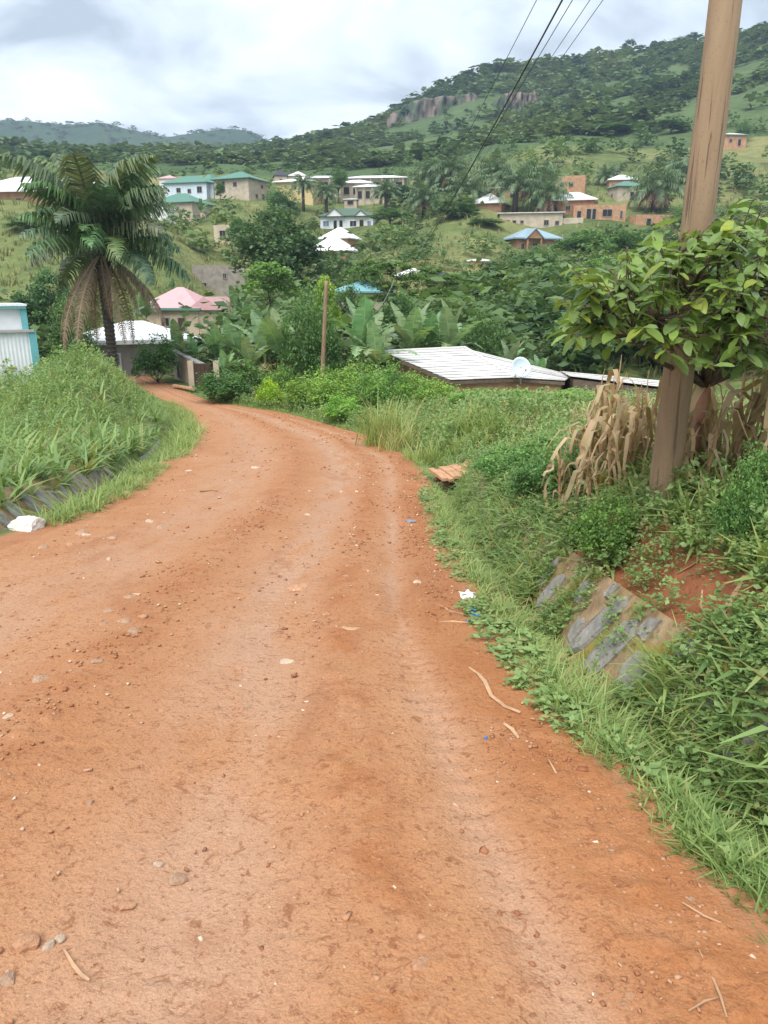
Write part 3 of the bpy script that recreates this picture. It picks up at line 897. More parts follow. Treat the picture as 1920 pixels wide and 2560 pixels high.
house('white_shed', 'little white-roofed annex in front of the pale two-storey house', 396, 523, 182, 4.2, 4, 2.2, -10, 'white_wall', 'white_sheet', [(W_, 'F', 0, 1.3, .9, .8)], ov=.3, rh=2.0)
house('white_bungalow', 'white bungalow with green roof and dark windows at the ridge end', 462, 458, 216, 12.5, 8, 3.6, -14, 'pale_blue_wall', 'green_sheet', [(W_, 'F', -2, 1.9, 1.2, 1.2), (W_, 'F', 1.2, 1.6, 1.0, 1.1), (W_, 'F', 4.2, 1.9, 1.4, 1.6), (D_, 'R', 0, 1.2, 1.2, 2.2)], ov=.6, rh=2.6, wings=((5.2, 1.5, 4.2, 7, 3.7, 2.5, True),))
house('red_roofed_house', 'tiny red and white roof peeking over the white bungalow', 418, 447, 240, 5, 5, 2.6, -5, 'white_wall', 'pink_sheet', [(W_, 'F', 0, 1.5, .9, .9)], ov=.4, rh=1.4)
house('tan_two_storey_house', 'tan two-storey house with green pyramid roof beside the white bungalow', 577, 448, 210, 10.5, 9.5, 5.2, -22, 'cream_wall', 'green_sheet', [(W_, 'F', 1.2, 3.9, 1.1, 1.1), (D_, 'F', -3.0, 3.5, 2.2, 2.6), (W_, 'R', 2, 3.9, 1, 1), (W_, 'R', -1, 1.3, 1, 1), (D_, 'R', 2.4, 1.1, 1.3, 2.1)], ov=.9, rh=2.7)
house('unfinished_hut', 'small unfinished cement hut standing alone in the grass', 553, 566, 150, 3.3, 3.4, 3.0, -16, 'cream_wall', None, [(W_, 'F', .25, 1.7, 1.3, 1.2), (W_, 'R', 0, 1.7, .8, .8)])
house('block_building', 'grey unfinished concrete block building without a roof behind the pink roof', 545, 668, 115, 7.6, 5, 3.8, 6, 'grey_block', None, [(W_, 'F', .9, 2.6, .55, .8), (W_, 'F', -2.2, 1.2, .8, .9)])
house('pink_roofed_house', 'beige house with faded pink hip roof and green eaves', 424, 774, 86, 6.8, 6.0, 2.9, -12, 'beige_wall', 'pink_sheet', [(W_, 'F', -.6, 1.55, 1.0, 1.0), (D_, 'F', 1.4, 1.05, .95, 2.05, 'frame_paint', 'brown_door'), (W_, 'R', 0, 1.5, 1, 1)], ov=.5, rh=2.7, fascia='green_fascia', wings=((4.4, -.3, 3.0, 5.2, 2.9, 1.25, False),))
house('white_hip_house', 'low house with broad white hip roof below the big palm beside the road', 352, 856, 50, 7.0, 5.8, 2.7, 24, 'grey_wall', 'white_sheet', [(W_, 'F', -2.0, 1.5, 1.25, 1.1, 'white_paint', 'grey_wall'), (W_, 'F', 1.2, 1.5, 1.1, 1.0), (W_, 'L', .4, 1.5, .9, .9)], ov=.55, rh=1.35, fascia='white_paint')
# --- the school row
house('yellow_classroom', 'yellow walled classroom block with white roof', 735, 455, 216, 10.5, 7, 2.8, -14, 'yellow_wall', 'white_sheet', [(W_, 'F', 0, 1.5, 1.4, 1.0), (W_, 'F', 4, 1.5, 1.3, 1.0)], ov=.8, rh=1.4)
house('long_classroom', 'long low classroom block with white roof and row of pillars behind the yellow one', 800, 446, 236, 14, 8, 3.6, -6, 'cream_wall', 'white_sheet', [(D_, 'F', x, 1.5, 1.9, 2.3) for x in (-5, -1.8, 1.4, 4.6)], ov=1.0, rh=1.3, pillars=[(x, -4.7, .3, 3.4) for x in (-6.4, -3.4, -.2, 3, 6.2)])
house('long_classroom', 'longest classroom block with white roof at the end of the row', 938, 446, 240, 17.5, 8, 3.6, -6, 'cream_wall', 'white_sheet', [(D_, 'F', x, 1.5, 2.0, 2.2) for x in (-6.5, -3, .4, 3.8, 7.1)], ov=1.0, rh=1.4, pillars=[(x, -4.7, .3, 3.4) for x in (-8.2, -4.8, -1.3, 2.1, 5.5, 8.4)])
house('classroom_porch', 'middle small block with white roof in front of the long classrooms', 888, 458, 226, 8.5, 6, 3.2, -8, 'cream_wall', 'white_sheet', [(D_, 'F', x, 1.3, 1.6, 2.0) for x in (-2.5, .2, 2.8)], ov=.7, rh=1.3)
house('front_classroom', 'lowest and nearest small block of the school with white roof', 925, 468, 218, 8.0, 6, 3.2, -8, 'cream_wall', 'white_sheet', [(D_, 'F', x, 1.3, 1.2, 2.0) for x in (-2.8, -.6, 1.8)] + [(W_, 'R', 0, 1.6, 1, 1)], ov=.7, rh=1.2, pillars=[(x, -3.5, .25, 3.0) for x in (-3.8, -1.6, .7, 3)])
house('dark_gable_house', 'dark pointed roof rising behind the school row', 702, 440, 252, 4.0, 5, 2.6, 12, 'cream_wall', 'dark_sheet', [(W_, 'F', 0, 1.4, .8, .8)], ov=.3, rh=2.6)
house('grey_roofed_house', 'small grey roof behind the yellow classroom', 742, 440, 256, 5.5, 5, 2.6, -5, 'cream_wall', 'weathered_sheet', [(W_, 'F', 0, 1.4, .8, .8)], ov=.3, rh=1.8)
# --- middle
house('gabled_bungalow', 'white bungalow with dark green roof and two front gables in the hillside centre', 866, 541, 185, 12.6, 8.5, 3.0, -10, 'white_wall', 'dark_green_sheet',
      [(W_, 'F', -4.9, 1.5, 1.5, 1.3, 'white_paint', 'blue_glass'), (D_, 'F', -2.7, 1.2, .9, 2.1, 'white_paint'), (D_, 'F', -1.3, 1.2, .9, 2.1, 'white_paint'), (W_, 'F', 1.6, 1.4, 1.6, 1.4, 'white_paint'), (D_, 'F', 3.6, 1.2, 1.0, 2.1, 'yellow_wall'), (W_, 'F', 5.4, 1.4, .9, 1.2, 'white_paint', 'blue_glass'), (W_, 'R', 0, 1.4, 1.2, 1.2, 'white_paint', 'blue_glass')],
      ov=.7, rh=2.4, gable_front=((-2.6, 4.2, 1.1, 1.7, 'white_wall'), (3.6, 2.8, 1.0, 1.2, 'white_wall')))
house('small_shed', 'little pale shed on the slope above the gabled bungalow', 876, 499, 205, 3.2, 2.6, 1.5, -8, 'cream_wall', 'white_sheet', [(D_, 'F', 0, .8, 1.6, 1.1)], ov=.3, rh=.3)
house('brick_white_roof_house', 'brick house whose steep white roof stands above another white roof', 836, 597, 156, 5.6, 5, 3, -24, 'mud_brick', 'white_sheet', [(W_, 'R', 0, 1.6, .9, .9)], ov=.6, rh=2.6)
house('brick_cottage', 'brick cottage with white roof and one dark window, right of the dark tree', 820, 628, 147, 7.0, 5, 3.2, -20, 'brick_plaster', 'white_sheet', [(W_, 'F', 1.7, 1.9, 1.1, 1.1), (W_, 'R', 0, 1.7, .9, .9)], ov=.7, rh=2.9)
house('teal_roofed_house', 'house with bright teal roof almost buried in trees', 922, 732, 76, 4.6, 3.6, 2.5, 24, 'cream_wall', 'teal_sheet', [(W_, 'F', 0, 1.4, .9, .9)], ov=.4, rh=1.1)
house('white_roof_glimpse', 'white roof glimpsed among banana plants on the valley side', 1022, 692, 100, 3.4, 3, 2.4, -24, 'cream_wall', 'white_sheet', [(W_, 'F', 0, 1.4, .8, .8)], ov=.4, rh=1.1)
house('brown_gable_hut', 'brown mud hut with dark pointed roof beside the small white roof', 1100, 694, 102, 3.0, 3, 2.4, 20, 'mud_brick', 'dark_sheet', [(W_, 'F', -.4, 1.4, .6, .6)], ov=.15, rh=.7, hip=False)
house('hidden_white_roof', 'thin white roof edge under the sandy patch on the slope', 1197, 653, 122, 3.2, 3, 2.2, -16, 'mud_brick', 'white_sheet', [(W_, 'F', 0, 1.3, .8, .8)], ov=.3, rh=.35)
# --- right group
house('blue_roofed_house', 'brick house with grey-blue hip roof and arched porch gable', 1345, 597, 150, 8.6, 6.5, 2.9, 14, 'brick_plaster', 'blue_sheet', [(W_, 'F', -3.1, 1.5, .7, 1.1), (W_, 'F', -.6, 1.4, 1.0, 1.5), (W_, 'F', 2.5, 1.5, 1.1, 1.1), (W_, 'L', 0, 1.5, 1, 1.1)], ov=.7, rh=2.3, fascia='blue_sheet', gable_front=((-1.2, 3.4, 1.3, 1.7, 'brick_plaster'),), pillars=[(-2.6, -4.3, .3, 2.9), (.2, -4.3, .3, 2.9)])
house('long_cream_building', 'long unfinished cream building with flat roof edge above the blue roof', 1328, 533, 166, 13.0, 5, 4.0, -10, 'cream_wall', 'weathered_sheet', [(W_, 'F', -4.8, 2.2, .9, 1.1), (D_, 'F', -3.4, 1.7, .8, 2.0), (W_, 'F', -1.8, 2.3, .7, .7), (W_, 'F', 3.2, 2.1, 1.0, 1.1), (W_, 'F', 5.4, 2.0, .8, .9)], ov=.5, rh=.3)
house('cream_annex', 'lower cream annex continuing the long unfinished building to the right', 1425, 548, 165, 5.4, 4.4, 2.6, -12, 'cream_wall', None, [(W_, 'F', -1.6, 1.4, .8, .9), (W_, 'F', .6, 1.2, .9, .9), (W_, 'F', 2, 1.6, .6, .6)])
house('porch_house', 'brick house with white roof and open corner porch on pillars', 1425, 501, 171, 10.2, 7, 3.4, -16, 'brick_plaster', 'white_sheet', [(D_, 'F', -4.3, 1.5, 1.0, 2.2), (D_, 'F', -2.9, 1.5, 1.0, 2.2), (W_, 'F', -.3, 1.9, 1.0, 1.0), (W_, 'F', 2.6, 1.9, 1.0, 1.0), (W_, 'R', 0, 1.7, 1, 1)], ov=.6, rh=2.2, pillars=[(-5.0, -3.9, .3, 3.3), (-3.6, -3.9, .3, 3.3), (-2.2, -3.9, .3, 3.3)], fascia='white_paint')
house('roofless_brick_house', 'long roofless orange brick house with square openings below the porch house', 1500, 516, 168, 10.8, 5, 3.0, -8, 'mud_brick', None, [(D_, 'F', -4.2, 1.2, .9, 2.0), (D_, 'F', -2.2, 1.5, 1.0, 2.2), (D_, 'F', -1.1, 1.5, .8, 2.2), (W_, 'F', 1.6, 1.7, 2.0, 1.5), (W_, 'F', 4.5, 1.3, .5, 1.6)])
house('brick_tower_house', 'roofless two-storey orange brick house standing behind the porch house', 1427, 442, 196, 7.0, 5.5, 5.6, -18, 'mud_brick', None, [(W_, 'F', -1.9, 3.9, 1.0, 1.1), (W_, 'F', .2, 3.9, 1.0, 1.1), (W_, 'F', 2.4, 1.3, 1, 1), (W_, 'R', -.6, 3.6, .8, .9), (W_, 'R', .9, 3.6, .8, .9), (D_, 'F', -1.9, 1.2, 1, 2)])
house('white_gable_house', 'brick house with white sloping roof left of the palm clump', 1218, 509, 176, 6.4, 6, 3.2, -20, 'brick_plaster', 'white_sheet', [(W_, 'F', -.8, 1.6, .9, .9), (W_, 'R', 0, 1.6, .9, .9)], ov=.7, rh=2.7)
house('palm_side_house', 'brown house with thin white roof line behind the palm clump', 1276, 470, 192, 9.4, 6, 4.2, -10, 'brick_plaster', 'white_sheet', [(W_, 'F', -2.5, 2.6, 1, 1.1), (D_, 'F', .5, 2.2, 1.0, 2.1), (W_, 'F', 3.2, 2.6, 1, 1.1)], ov=.5, rh=.8)
house('upper_white_roof_house', 'small brick house with white roof behind the green-roofed house uphill', 1556, 450, 199, 6.2, 5, 2.8, -8, 'mud_brick', 'white_sheet', [(W_, 'F', -2, 1.4, .8, .9)], ov=.5, rh=1.6)
house('green_roofed_cottage', 'pale cottage with pale green roof left of the skirted palm', 1580, 467, 190, 7.0, 5.5, 3.2, 10, 'cream_wall', 'green_sheet', [(W_, 'F', 2.0, 1.6, .9, 1.0), (D_, 'F', .2, 1.1, .9, 2.0), (W_, 'L', 0, 1.5, .8, .8)], ov=.5, rh=1.7)
house('dark_shelter', 'small dark open shelter above the white-roofed cottage', 1540, 424, 215, 2.6, 2.4, 2.4, 0, 'bark', 'dark_sheet', [(D_, 'F', 0, 1.2, 1.7, 1.8)], ov=.4, rh=.3)
house('orange_hill_house', 'lone orange house with white roof high on the slope right of the pole', 1840, 338, 260, 7.4, 6, 3.2, 4, 'mud_brick', 'white_sheet', [(W_, 'F', -1.5, 1.6, 1, 1), (D_, 'F', 1.4, 1.1, 1, 2), (W_, 'R', 0, 1.6, 1, 1)], ov=.5, rh=1.2, fascia='green_fascia')
house('long_brown_wall_house', 'low roofless brown brick building behind the leafy tree by the pole', 1640, 540, 165, 8.5, 4, 2.4, 8, 'mud_brick', None, [(D_, 'F', -1.5, 1.0, 1, 1.9), (W_, 'F', 2, 1.3, .9, .9)])

# --- white sheet building with teal corner trim at the left edge
def sheet_building():
    D = 27.0
    c = P(92, 900, D)
    z0 = Hs(c.x - 1.2, D) - .2
    ztop = P(40, 764, D).z; zmid = P(40, 829, D).z
    o = thing('sheet_building', 'white corrugated metal building with teal corner trim at the left edge', 'building', (c.x, D, z0), R(29))
    h1, h2 = zmid - z0, ztop - z0
    Wd, dp = 4.2, 3.2
    mb = MB(); n = 64
    vs = []; fs = []
    for i in range(n + 1):
        x = -Wd + (Wd - .12) * i / n
        y = (0.022 if i % 2 else 0.0)
        vs += [(x, y, -1.0), (x, y, h1)]
        if i: fs.append((2 * i - 2, 2 * i, 2 * i + 1, 2 * i - 1))
    MB().add(vs, fs).obj('ribbed_wall', M['white_paint'], o)
    MB().box((-Wd / 2 - .05, dp / 2 + .06, h1 / 2 - .55), (Wd - .15, dp, h1 + .9)).obj('wall', M['white_wall'], o)
    MB().box((-Wd / 2 - .16, dp / 2 + .18, (h1 + h2) / 2 + .02), (Wd - .1, dp, h2 - h1 - .1)).obj('upper_panel', M['white_paint'], o)
    MB().box((-.03, .06, h1 / 2 - .5), (.24, .26, h1 + 1.0)).obj('corner_trim', M['teal_paint'], o)
    MB().box((-.22, .16, (h1 + h2) / 2 + .03), (.2, .2, h2 - h1 - .06)).obj('upper_trim', M['teal_paint'], o)
    MB().box((-Wd / 2 - .02, 0.0, h1 + .03), (Wd + .1, .26, .08)).obj('gutter', M['grey_wall'], o)
    MB().box((-Wd / 2 - .16, dp / 2 + .1, h2 + .02), (Wd + .12, dp + .3, .07)).obj('roof', M['white_sheet'], o)
    MB().box((-Wd / 2 - .18, -.02 + .02, h2 - .05), (Wd + .1, .05, .1)).obj('fascia', M['teal_paint'], o)
sheet_building()

# --- beige yard wall with brown gate, stepping down beside the road
def yard_wall():
    a = P(440, 950, 47.5); b = P(508, 972, 41.5)
    o = thing('yard_wall', 'beige yard wall with small barred window and brown metal gate by the road', 'wall', (a.x, a.y, a.z))
    dv = Vector((b.x - a.x, b.y - a.y, 0)); L = dv.length; ang = math.atan2(dv.y, dv.x)
    o.rotation_euler = (0, 0, ang)
    zb = b.z - a.z
    ta = P(440, 878, 47.5).z - a.z; tb = P(505, 912, 41.5).z - a.z
    vs = []
    for x, z0, z1 in ((0, -1.2, ta), (L, zb - .8, tb)):
        vs += [(x, -.1, z0), (x, .1, z0), (x, .1, z1), (x, -.1, z1)]
    MB().add(vs, [(0, 1, 2, 3), (7, 6, 5, 4), (0, 4, 5, 1), (1, 5, 6, 2), (2, 6, 7, 3), (3, 7, 4, 0)]).obj('wall', M['beige_wall'], o)
    wv = []
    for x, z1 in ((-.1, ta), (L + .1, tb)):
        wv += [(x, -.17, z1 + .003), (x, .17, z1 + .003), (x, .17, z1 + .09), (x, -.17, z1 + .09)]
    MB().add(wv, [(0, 1, 2, 3), (7, 6, 5, 4), (0, 4, 5, 1), (1, 5, 6, 2), (2, 6, 7, 3), (3, 7, 4, 0)]).obj('coping', M['grey_wall'], o)
    f, p_ = window_meshes(.7, 1.0, 'frame_paint', 'dark_opening')
    k = link('window', f, o, (L * .28, -.11, ta - 1.0)); link('pane', p_, k)
    # gate facing the camera
    g = P(508, 968, 41.3); q = P(534, 968, 41.2)
    gx = Vector((g.x - a.x, g.y - a.y, g.z - a.z)); gx.rotate(Euler((0, 0, -ang)))
    d = MB(); d.box((0, 0, .62), (.9, .05, 1.55)); 
    for i in range(4): d.box((-.33 + .22 * i, -.035, .62), (.03, .03, 1.5))
    gate = d.obj('gate', M['brown_door'], o, (gx.x + .1, gx.y, gx.z - .1), (0, 0, -ang))
    MB().box((.28, -.06, .6), (.06, .06, .16)).obj('handle', M['frame_paint'], gate)
    for dx_ in (-.62, .78): MB().box((dx_, 0, .55), (.3, .24, 2.0)).obj('gate_post', M['beige_wall'], o, (gx.x + .1, gx.y, gx.z - .1), (0, 0, -ang))
yard_wall()

# --- near house in the field: sheets laid in courses
def sheet_roof(o, A, B, C, Dd, nc, nr, m, jitter=.012):
    """overlapping sheets over the quad A-B (top) D-C (bottom); each sheet a part"""
    r = random.Random(5)
    q = lambda u, v: (A.lerp(B, u)).lerp(Dd.lerp(C, u), v)
    n = (B - A).cross(Dd - A).normalized()
    if n.z < 0: n = -n
    for j in range(nr):
        for i in range(nc):
            u0, u1 = i / nc, (i + 1) / nc; v0, v1 = j / nr, (j + 1) / nr + .012
            t0, t1 = r.uniform(0, jitter), .034 + r.uniform(0, jitter)
            k = .5 if j % 2 else 0
            p = [q(u0, v0) + n * t0, q(u1, v0) + n * t0, q(u1, min(v1, 1)) + n * t1, q(u0, min(v1, 1)) + n * (t1 + r.uniform(-.004, .012))]
            c0 = sum(p, Vector()) / 4
            vs = [x - c0 for x in p] + [x - c0 - n * .02 for x in p]
            b = MB().add(vs, [(0, 1, 2, 3), (7, 6, 5, 4), (0, 4, 5, 1), (1, 5, 6, 2), (2, 6, 7, 3), (3, 7, 4, 0)])
            s_ = b.obj('roof_sheet', m, o, c0)
            s_.color = (r.uniform(.82, 1.05),) * 3 + (1,)
def field_house():
    A, B, C, Dd = P(958, 880, 37), P(1162, 871, 39.3), P(1288, 945, 33.8), P(1128, 951, 32)
    E_, F_ = P(1430, 938, 38), P(1412, 953, 34)
    org = Vector((C.x, C.y, Hs(C.x, C.y) - .3))
    o = thing('field_house', 'low house in the field with broad weathered sheet roof and satellite dish', 'house', org)
    L = lambda v: v - org
    A, B, C, Dd, E_, F_ = map(L, (A, B, C, Dd, E_, F_))
    sheet_roof(o, A, B, C, Dd, 3, 12, M['weathered_sheet'])
    sheet_roof(o, B, E_, F_, C, 2, 9, M['weathered_sheet'])
    # walls a little inside the eaves
    cen = (A + B + C + Dd + E_ + F_) / 6
    ring = [Dd, C, F_, E_, B + Vector((.6, .8, -.8)), A + Vector((-.0, .6, -.3))]
    ins = [p.lerp(cen, .07) for p in ring]
    vs = []; n = len(ins)
    for p in ins: vs += [(p.x, p.y, -1.2), (p.x, p.y, p.z - .12)]
    MB().add(vs, [(2 * i, 2 * ((i + 1) % n), 2 * ((i + 1) % n) + 1, 2 * i + 1) for i in range(n)]).obj('wall', M['brick_plaster'], o)
    fb = MB()
    for p, q in ((Dd, C), (C, F_), (A, Dd)):
        d = (q - p); u = Vector((-d.y, d.x, 0)).normalized() * .02
        vs = [p - u, q - u, q - u - Vector((0, 0, .14)), p - u - Vector((0, 0, .14)), p + u, q + u, q + u - Vector((0, 0, .14)), p + u - Vector((0, 0, .14))]
        fb.add([v - Vector((0, 0, .035)) for v in vs], [(0, 1, 2, 3), (7, 6, 5, 4), (0, 4, 5, 1), (3, 2, 6, 7), (0, 3, 7, 4), (1, 5, 6, 2)])
    fb.obj('eave_board', M['bark'], o)
    # ridge cap along the hip
    rc = MB().tube([B + Vector((0, 0, .06)), C + Vector((0, 0, .06))], .07, 6); rc.obj('hip_cap', M['weathered_sheet'], o)
    MB().tube([A + Vector((0, 0, .05)), B + Vector((0, 0, .06))], .06, 6).obj('ridge_cap', M['weathered_sheet'], o)
    return o
field_house()
def second_shed():
    a, b, c, d = P(1400, 928, 38), P(1660, 952, 35.5), P(1656, 969, 33.5), P(1428, 942, 35.0)
    org = Vector((c.x - 2, c.y + 1, Hs(c.x - 2, c.y + 1) - .3))
    o = thing('field_shed', 'long low shed with grey sheet roof right of the field house', 'shed', org)
    a, b, c, d = (v - org for v in (a, b, c, d))
    sheet_roof(o, a, b, c, d, 5, 4, M['weathered_sheet'])
    cen = (a + b + c + d) / 4; ring = [p.lerp(cen, .06) for p in (d, c, b, a)]
    vs = []
    for p in ring: vs += [(p.x, p.y, -1), (p.x, p.y, p.z - .1)]
    MB().add(vs, [(2 * i, 2 * ((i + 1) % 4), 2 * ((i + 1) % 4) + 1, 2 * i + 1) for i in range(4)]).obj('wall', M['bark'], o)
second_shed()
def dish():
    c = P(1303, 918, 33.4)
    o = thing('satellite_dish', 'pale round satellite dish on the field house roof', 'dish', (c.x, c.y, c.z))
    vs = [(0, .09, 0)]; fs = []; n = 20
    for k, (rr, yy) in enumerate(((.2, .07), (.36, 0.02), (.46, -.05))):
        for i in range(n):
            a = 6.2832 * i / n; vs.append((rr * math.cos(a), yy, rr * math.sin(a)))
    for i in range(n): fs.append((0, 1 + i, 1 + (i + 1) % n))
    for k in range(2):
        for i in range(n):
            fs.append((1 + k * n + i, 1 + (k + 1) * n + i, 1 + (k + 1) * n + (i + 1) % n, 1 + k * n + (i + 1) % n))
    dm = MB().add(vs, fs).obj('reflector', M['pale_blue_wall'], o, (0, 0, 0), (R(-22), 0, R(18)), True)
    md = dm.modifiers.new('thick', 'SOLIDIFY'); md.thickness = .02
    MB().tube([(0, .1, 0), (.05, .2, -.35), (.05, .2, -.75)], .03, 6).obj('mast', M['frame_paint'], o)
    MB().tube([(0, .0, -.42), (.12, -.42, -.1)], .012, 5).obj('feed_arm', M['frame_paint'], o)
    MB().tube([(.12, -.42, -.1), (.13, -.50, -.06)], .04, 8).obj('receiver', M['frame_paint'], o)
dish()

# ------------------------------------------------------------------ the cliff on the hill
def cliff_material():
    m, n, b = mat('cliff_rock')
    oc = ocoord(n)
    f = noise(n, .075, 5, .6, mapped(n, oc, (1, 1, .16)), .3)
    c = ramp(n, f, [(.3, (.060, .070, .052)), (.48, (.150, .125, .100)), (.70, (.215, .160, .132))])
    g = noise(n, .05, 4, .6, oc)
    c = mixc(n, thresh(n, g, .44, .54), c, (.040, .072, .032))
    n.links.new(c, b.inputs['Base Color']); b.inputs['Roughness'].default_value = .95
    bump(n, b, f, 1.0, 2.0)
    M['cliff'] = m
cliff_material()
def cliff(label_px, py_top, py_bot, D, name='cliff'):
    x0, x1 = label_px
    nx, nzz = 90, 16
    V = []
    for j in range(nzz + 1):
        v = j / nzz
        for i in range(nx + 1):
            u = i / nx; px = x0 + (x1 - x0) * u
            top = py_top[0] + (py_top[1] - py_top[0]) * u; bot = py_bot[0] + (py_bot[1] - py_bot[0]) * u
            rag = float(fbm(np.array([u * 9]), np.array([3.1]), 77, 3)[0] - .5)
            end = math.sin(math.pi * min(max(u, .0), 1)) ** .35
            py = bot + (top + 22 * rag + (1 - end) * (bot - top) * .6 - bot) * v
            d = D + 10 * v + 26 * float(fbm(np.array([u * 26]), np.array([v * 1.5]), 41, 4)[0] - .5) + (1 - end) * 14
            V.append(tuple(P(px, py, d)))
    # back of the rock, so that it is a solid buttress
    nb = len(V)
    for j in range(nzz + 1):
        for i in range(nx + 1):
            p = V[j * (nx + 1) + i]; V.append((p[0] * 1.03, p[1] + 22, p[2] - 3))
    Fq = []
    for j in range(nzz):
        for i in range(nx):
            a = j * (nx + 1) + i
            Fq.append((a, a + 1, a + nx + 2, a + nx + 1))
            Fq.append((nb + a + nx + 1, nb + a + nx + 2, nb + a + 1, nb + a))
    for i in range(nx):
        a = nzz * (nx + 1) + i
        Fq.append((a, a + 1, nb + a + 1, nb + a))
    me = big_mesh(name, np.array(V), np.array(Fq), None, M['cliff'], False)
    o = link(name, me); o['kind'] = 'structure'
cliff((965, 1240), (262, 222), (338, 305), 512)
cliff((1225, 1375), (236, 228), (302, 296), 497)

# ------------------------------------------------------------------ trees one can tell apart
DK, MD, LT, YG, BL = (.85, .9, .95), (1.25, 1.3, 1.1), (1.8, 1.75, 1.3), (2.6, 2.3, .8), (1.0, 1.25, 1.25)
tree('mango_tree', 'broad', 690, 520, 260, 88, 'largest dark tree in the middle, in front of the brick cottage', DK, sink=.5)
tree('bare_trunk_tree', 'sapling', 672, 655, 165, 66, 'mid-green tree with pale bare trunk in front of the largest dark tree', (1.5, 1.6, 1.25))
tree('round_tree', 'round', 768, 712, 150, 39.5, 'dense round tree directly behind the leaning wooden pole', (1.05, 1.2, 1.0))
tree('yellow_tipped_tree', 'sapling', 812, 690, 80, 42, 'slim yellowish-green tree rising beside the leaning pole', (2.3, 2.1, .9))
tree('feathery_tree', 'feather', 985, 655, 170, 62, 'feathery layered tree in front of the teal roof', MD)
tree('feathery_tree', 'feather', 1090, 668, 150, 70, 'feathery tree right of the teal roof, below the brown hut', (1.15, 1.25, 1.05))
tree('feathery_tree', 'feather', 920, 650, 110, 78, 'narrow feathery tree between the leaning pole and the teal roof', (1.2, 1.25, 1.05))
tree('valley_tree', 'broad', 1240, 655, 150, 84, 'dark round tree under the thin white roof edge', DK)
tree('valley_tree', 'tall', 1402, 658, 150, 76, 'broad green tree below the blue-roofed house, left of the leafy branches', (1.1, 1.25, 1.15))
tree('valley_tree', 'round', 1330, 612, 140, 112, 'dark bushy tree hiding the foot of the blue-roofed house', (.95, 1.1, 1.0))
tree('valley_tree', 'broad', 1460, 575, 150, 128, 'rounded tree on the slope just right of the blue roof', (1.15, 1.35, 1.15))
tree('valley_tree', 'tall', 1580, 570, 150, 120, 'spreading tree behind the upper leaves of the tree by the pole', (1.1, 1.25, 1.1))
for px, pt, wp, D, kd, lb, tn in [(1500, 640, 120, 92, 'tall', 'pale green tree between two valley trees behind the upper left leaves', (1.6, 1.8, 1.2)), (1320, 745, 120, 62, 'round', 'light green bushy tree above the satellite dish', (1.7, 1.8, 1.1)),
        (1150, 735, 90, 66, 'sapling', 'thin pale tree behind the rightmost banana clump', (1.6, 1.75, 1.2)), (1420, 790, 110, 52, 'broad', 'mid-green tree behind the long low shed', (1.4, 1.6, 1.2)), (1290, 700, 80, 80, 'sapling', 'small yellowish tree between the two round valley trees', (2.0, 2.0, 1.1))]:
    tree('valley_tree', kd, px, pt, wp, D, lb, tn)
tree('dark_tree', 'round', 1215, 770, 120, 46, 'dark shrubby tree behind the banana plants of the field house', (.95, 1.05, .9))
tree('dark_tree', 'tall', 860, 705, 130, 52, 'dark tree behind the pale upright banana leaves', (.85, .95, .85))
tree('dark_tree', 'broad', 1010, 740, 170, 50, 'low dark tree directly above the field house banana plants', (.9, 1.05, .95))
tree('dark_tree', 'broad', 105, 680, 190, 56, 'dark tree behind the white sheet building', (.8, .95, 1.0), sink=.4)
tree('grey_green_tree', 'round', 175, 740, 130, 47, 'grey-green bushy tree between the sheet building and the big palm', (1.0, 1.05, .95))
tree('roadside_bush', 'bush', 385, 822, 120, 44.5, 'dark bush in front of the white hip roof by the road', (.95, 1.15, .95), 'bush')
tree('roadside_bush', 'bush', 552, 918, 150, 34.5, 'dark glossy bush on the outside of the road bend', (.9, 1.1, .85), 'bush')
tree('roadside_bush', 'bush', 615, 890, 130, 36.5, 'dark bush behind the bright yellow-green shrub', (.95, 1.1, .85), 'bush')
tree('yellow_shrub', 'bush', 672, 936, 66, 32, 'bright yellow-green shrub at the road bend', (2.9, 2.7, .7), 'shrub')
tree('hedge_shrub', 'bush', 760, 935, 130, 31, 'olive shrub left of the foot of the leaning pole', (2.0, 1.9, .95), 'shrub')
tree('hedge_shrub', 'bush', 850, 920, 150, 30, 'light green shrub at the foot of the leaning pole', (1.9, 1.9, 1.0), 'shrub')
tree('hedge_shrub', 'bush', 930, 915, 120, 28, 'green shrub touching the left end of the field house roof', (1.6, 1.75, 1.1), 'shrub')
for px, pt, wp, D, lb, tn in [(700, 905, 110, 35, 'dull green shrub behind the yellow-green one', (1.4, 1.5, .9)), (800, 905, 130, 33, 'tall loose shrub hiding the foot of the leaning pole', (1.7, 1.8, 1.0)),
        (895, 885, 130, 32, 'pale leafy shrub between pole and field house', (1.9, 2.0, 1.2)), (975, 888, 120, 30, 'grey-green shrub before the left wall of the field house', (1.5, 1.75, 1.2)),
        (1035, 918, 120, 28.5, 'low shrub under the sloping left edge of the field house roof', (1.8, 1.9, 1.1)), (1095, 942, 120, 27, 'low yellowish shrub beneath the left eave of the field house', (2.1, 2.1, 1.1)), (855, 975, 110, 26, 'bright low shrub in front of the hedge by the bend', (2.0, 2.3, 1.1))]:
    tree('hedge_shrub', 'bush', px, pt, wp, D, lb, tn, 'shrub')
tree('weedy_shrub', 'bush', 1290, 975, 110, 20.5, 'pale weedy shrub below the satellite dish', (2.1, 2.4, 1.5), 'shrub')
tree('weedy_shrub', 'bush', 1190, 985, 130, 22, 'pale weedy shrub below the field house eave', (2.0, 2.3, 1.4), 'shrub')
tree('weedy_shrub', 'bush', 1450, 965, 160, 19, 'tall weedy shrub in front of the long low shed', (2.0, 2.2, 1.3), 'shrub')
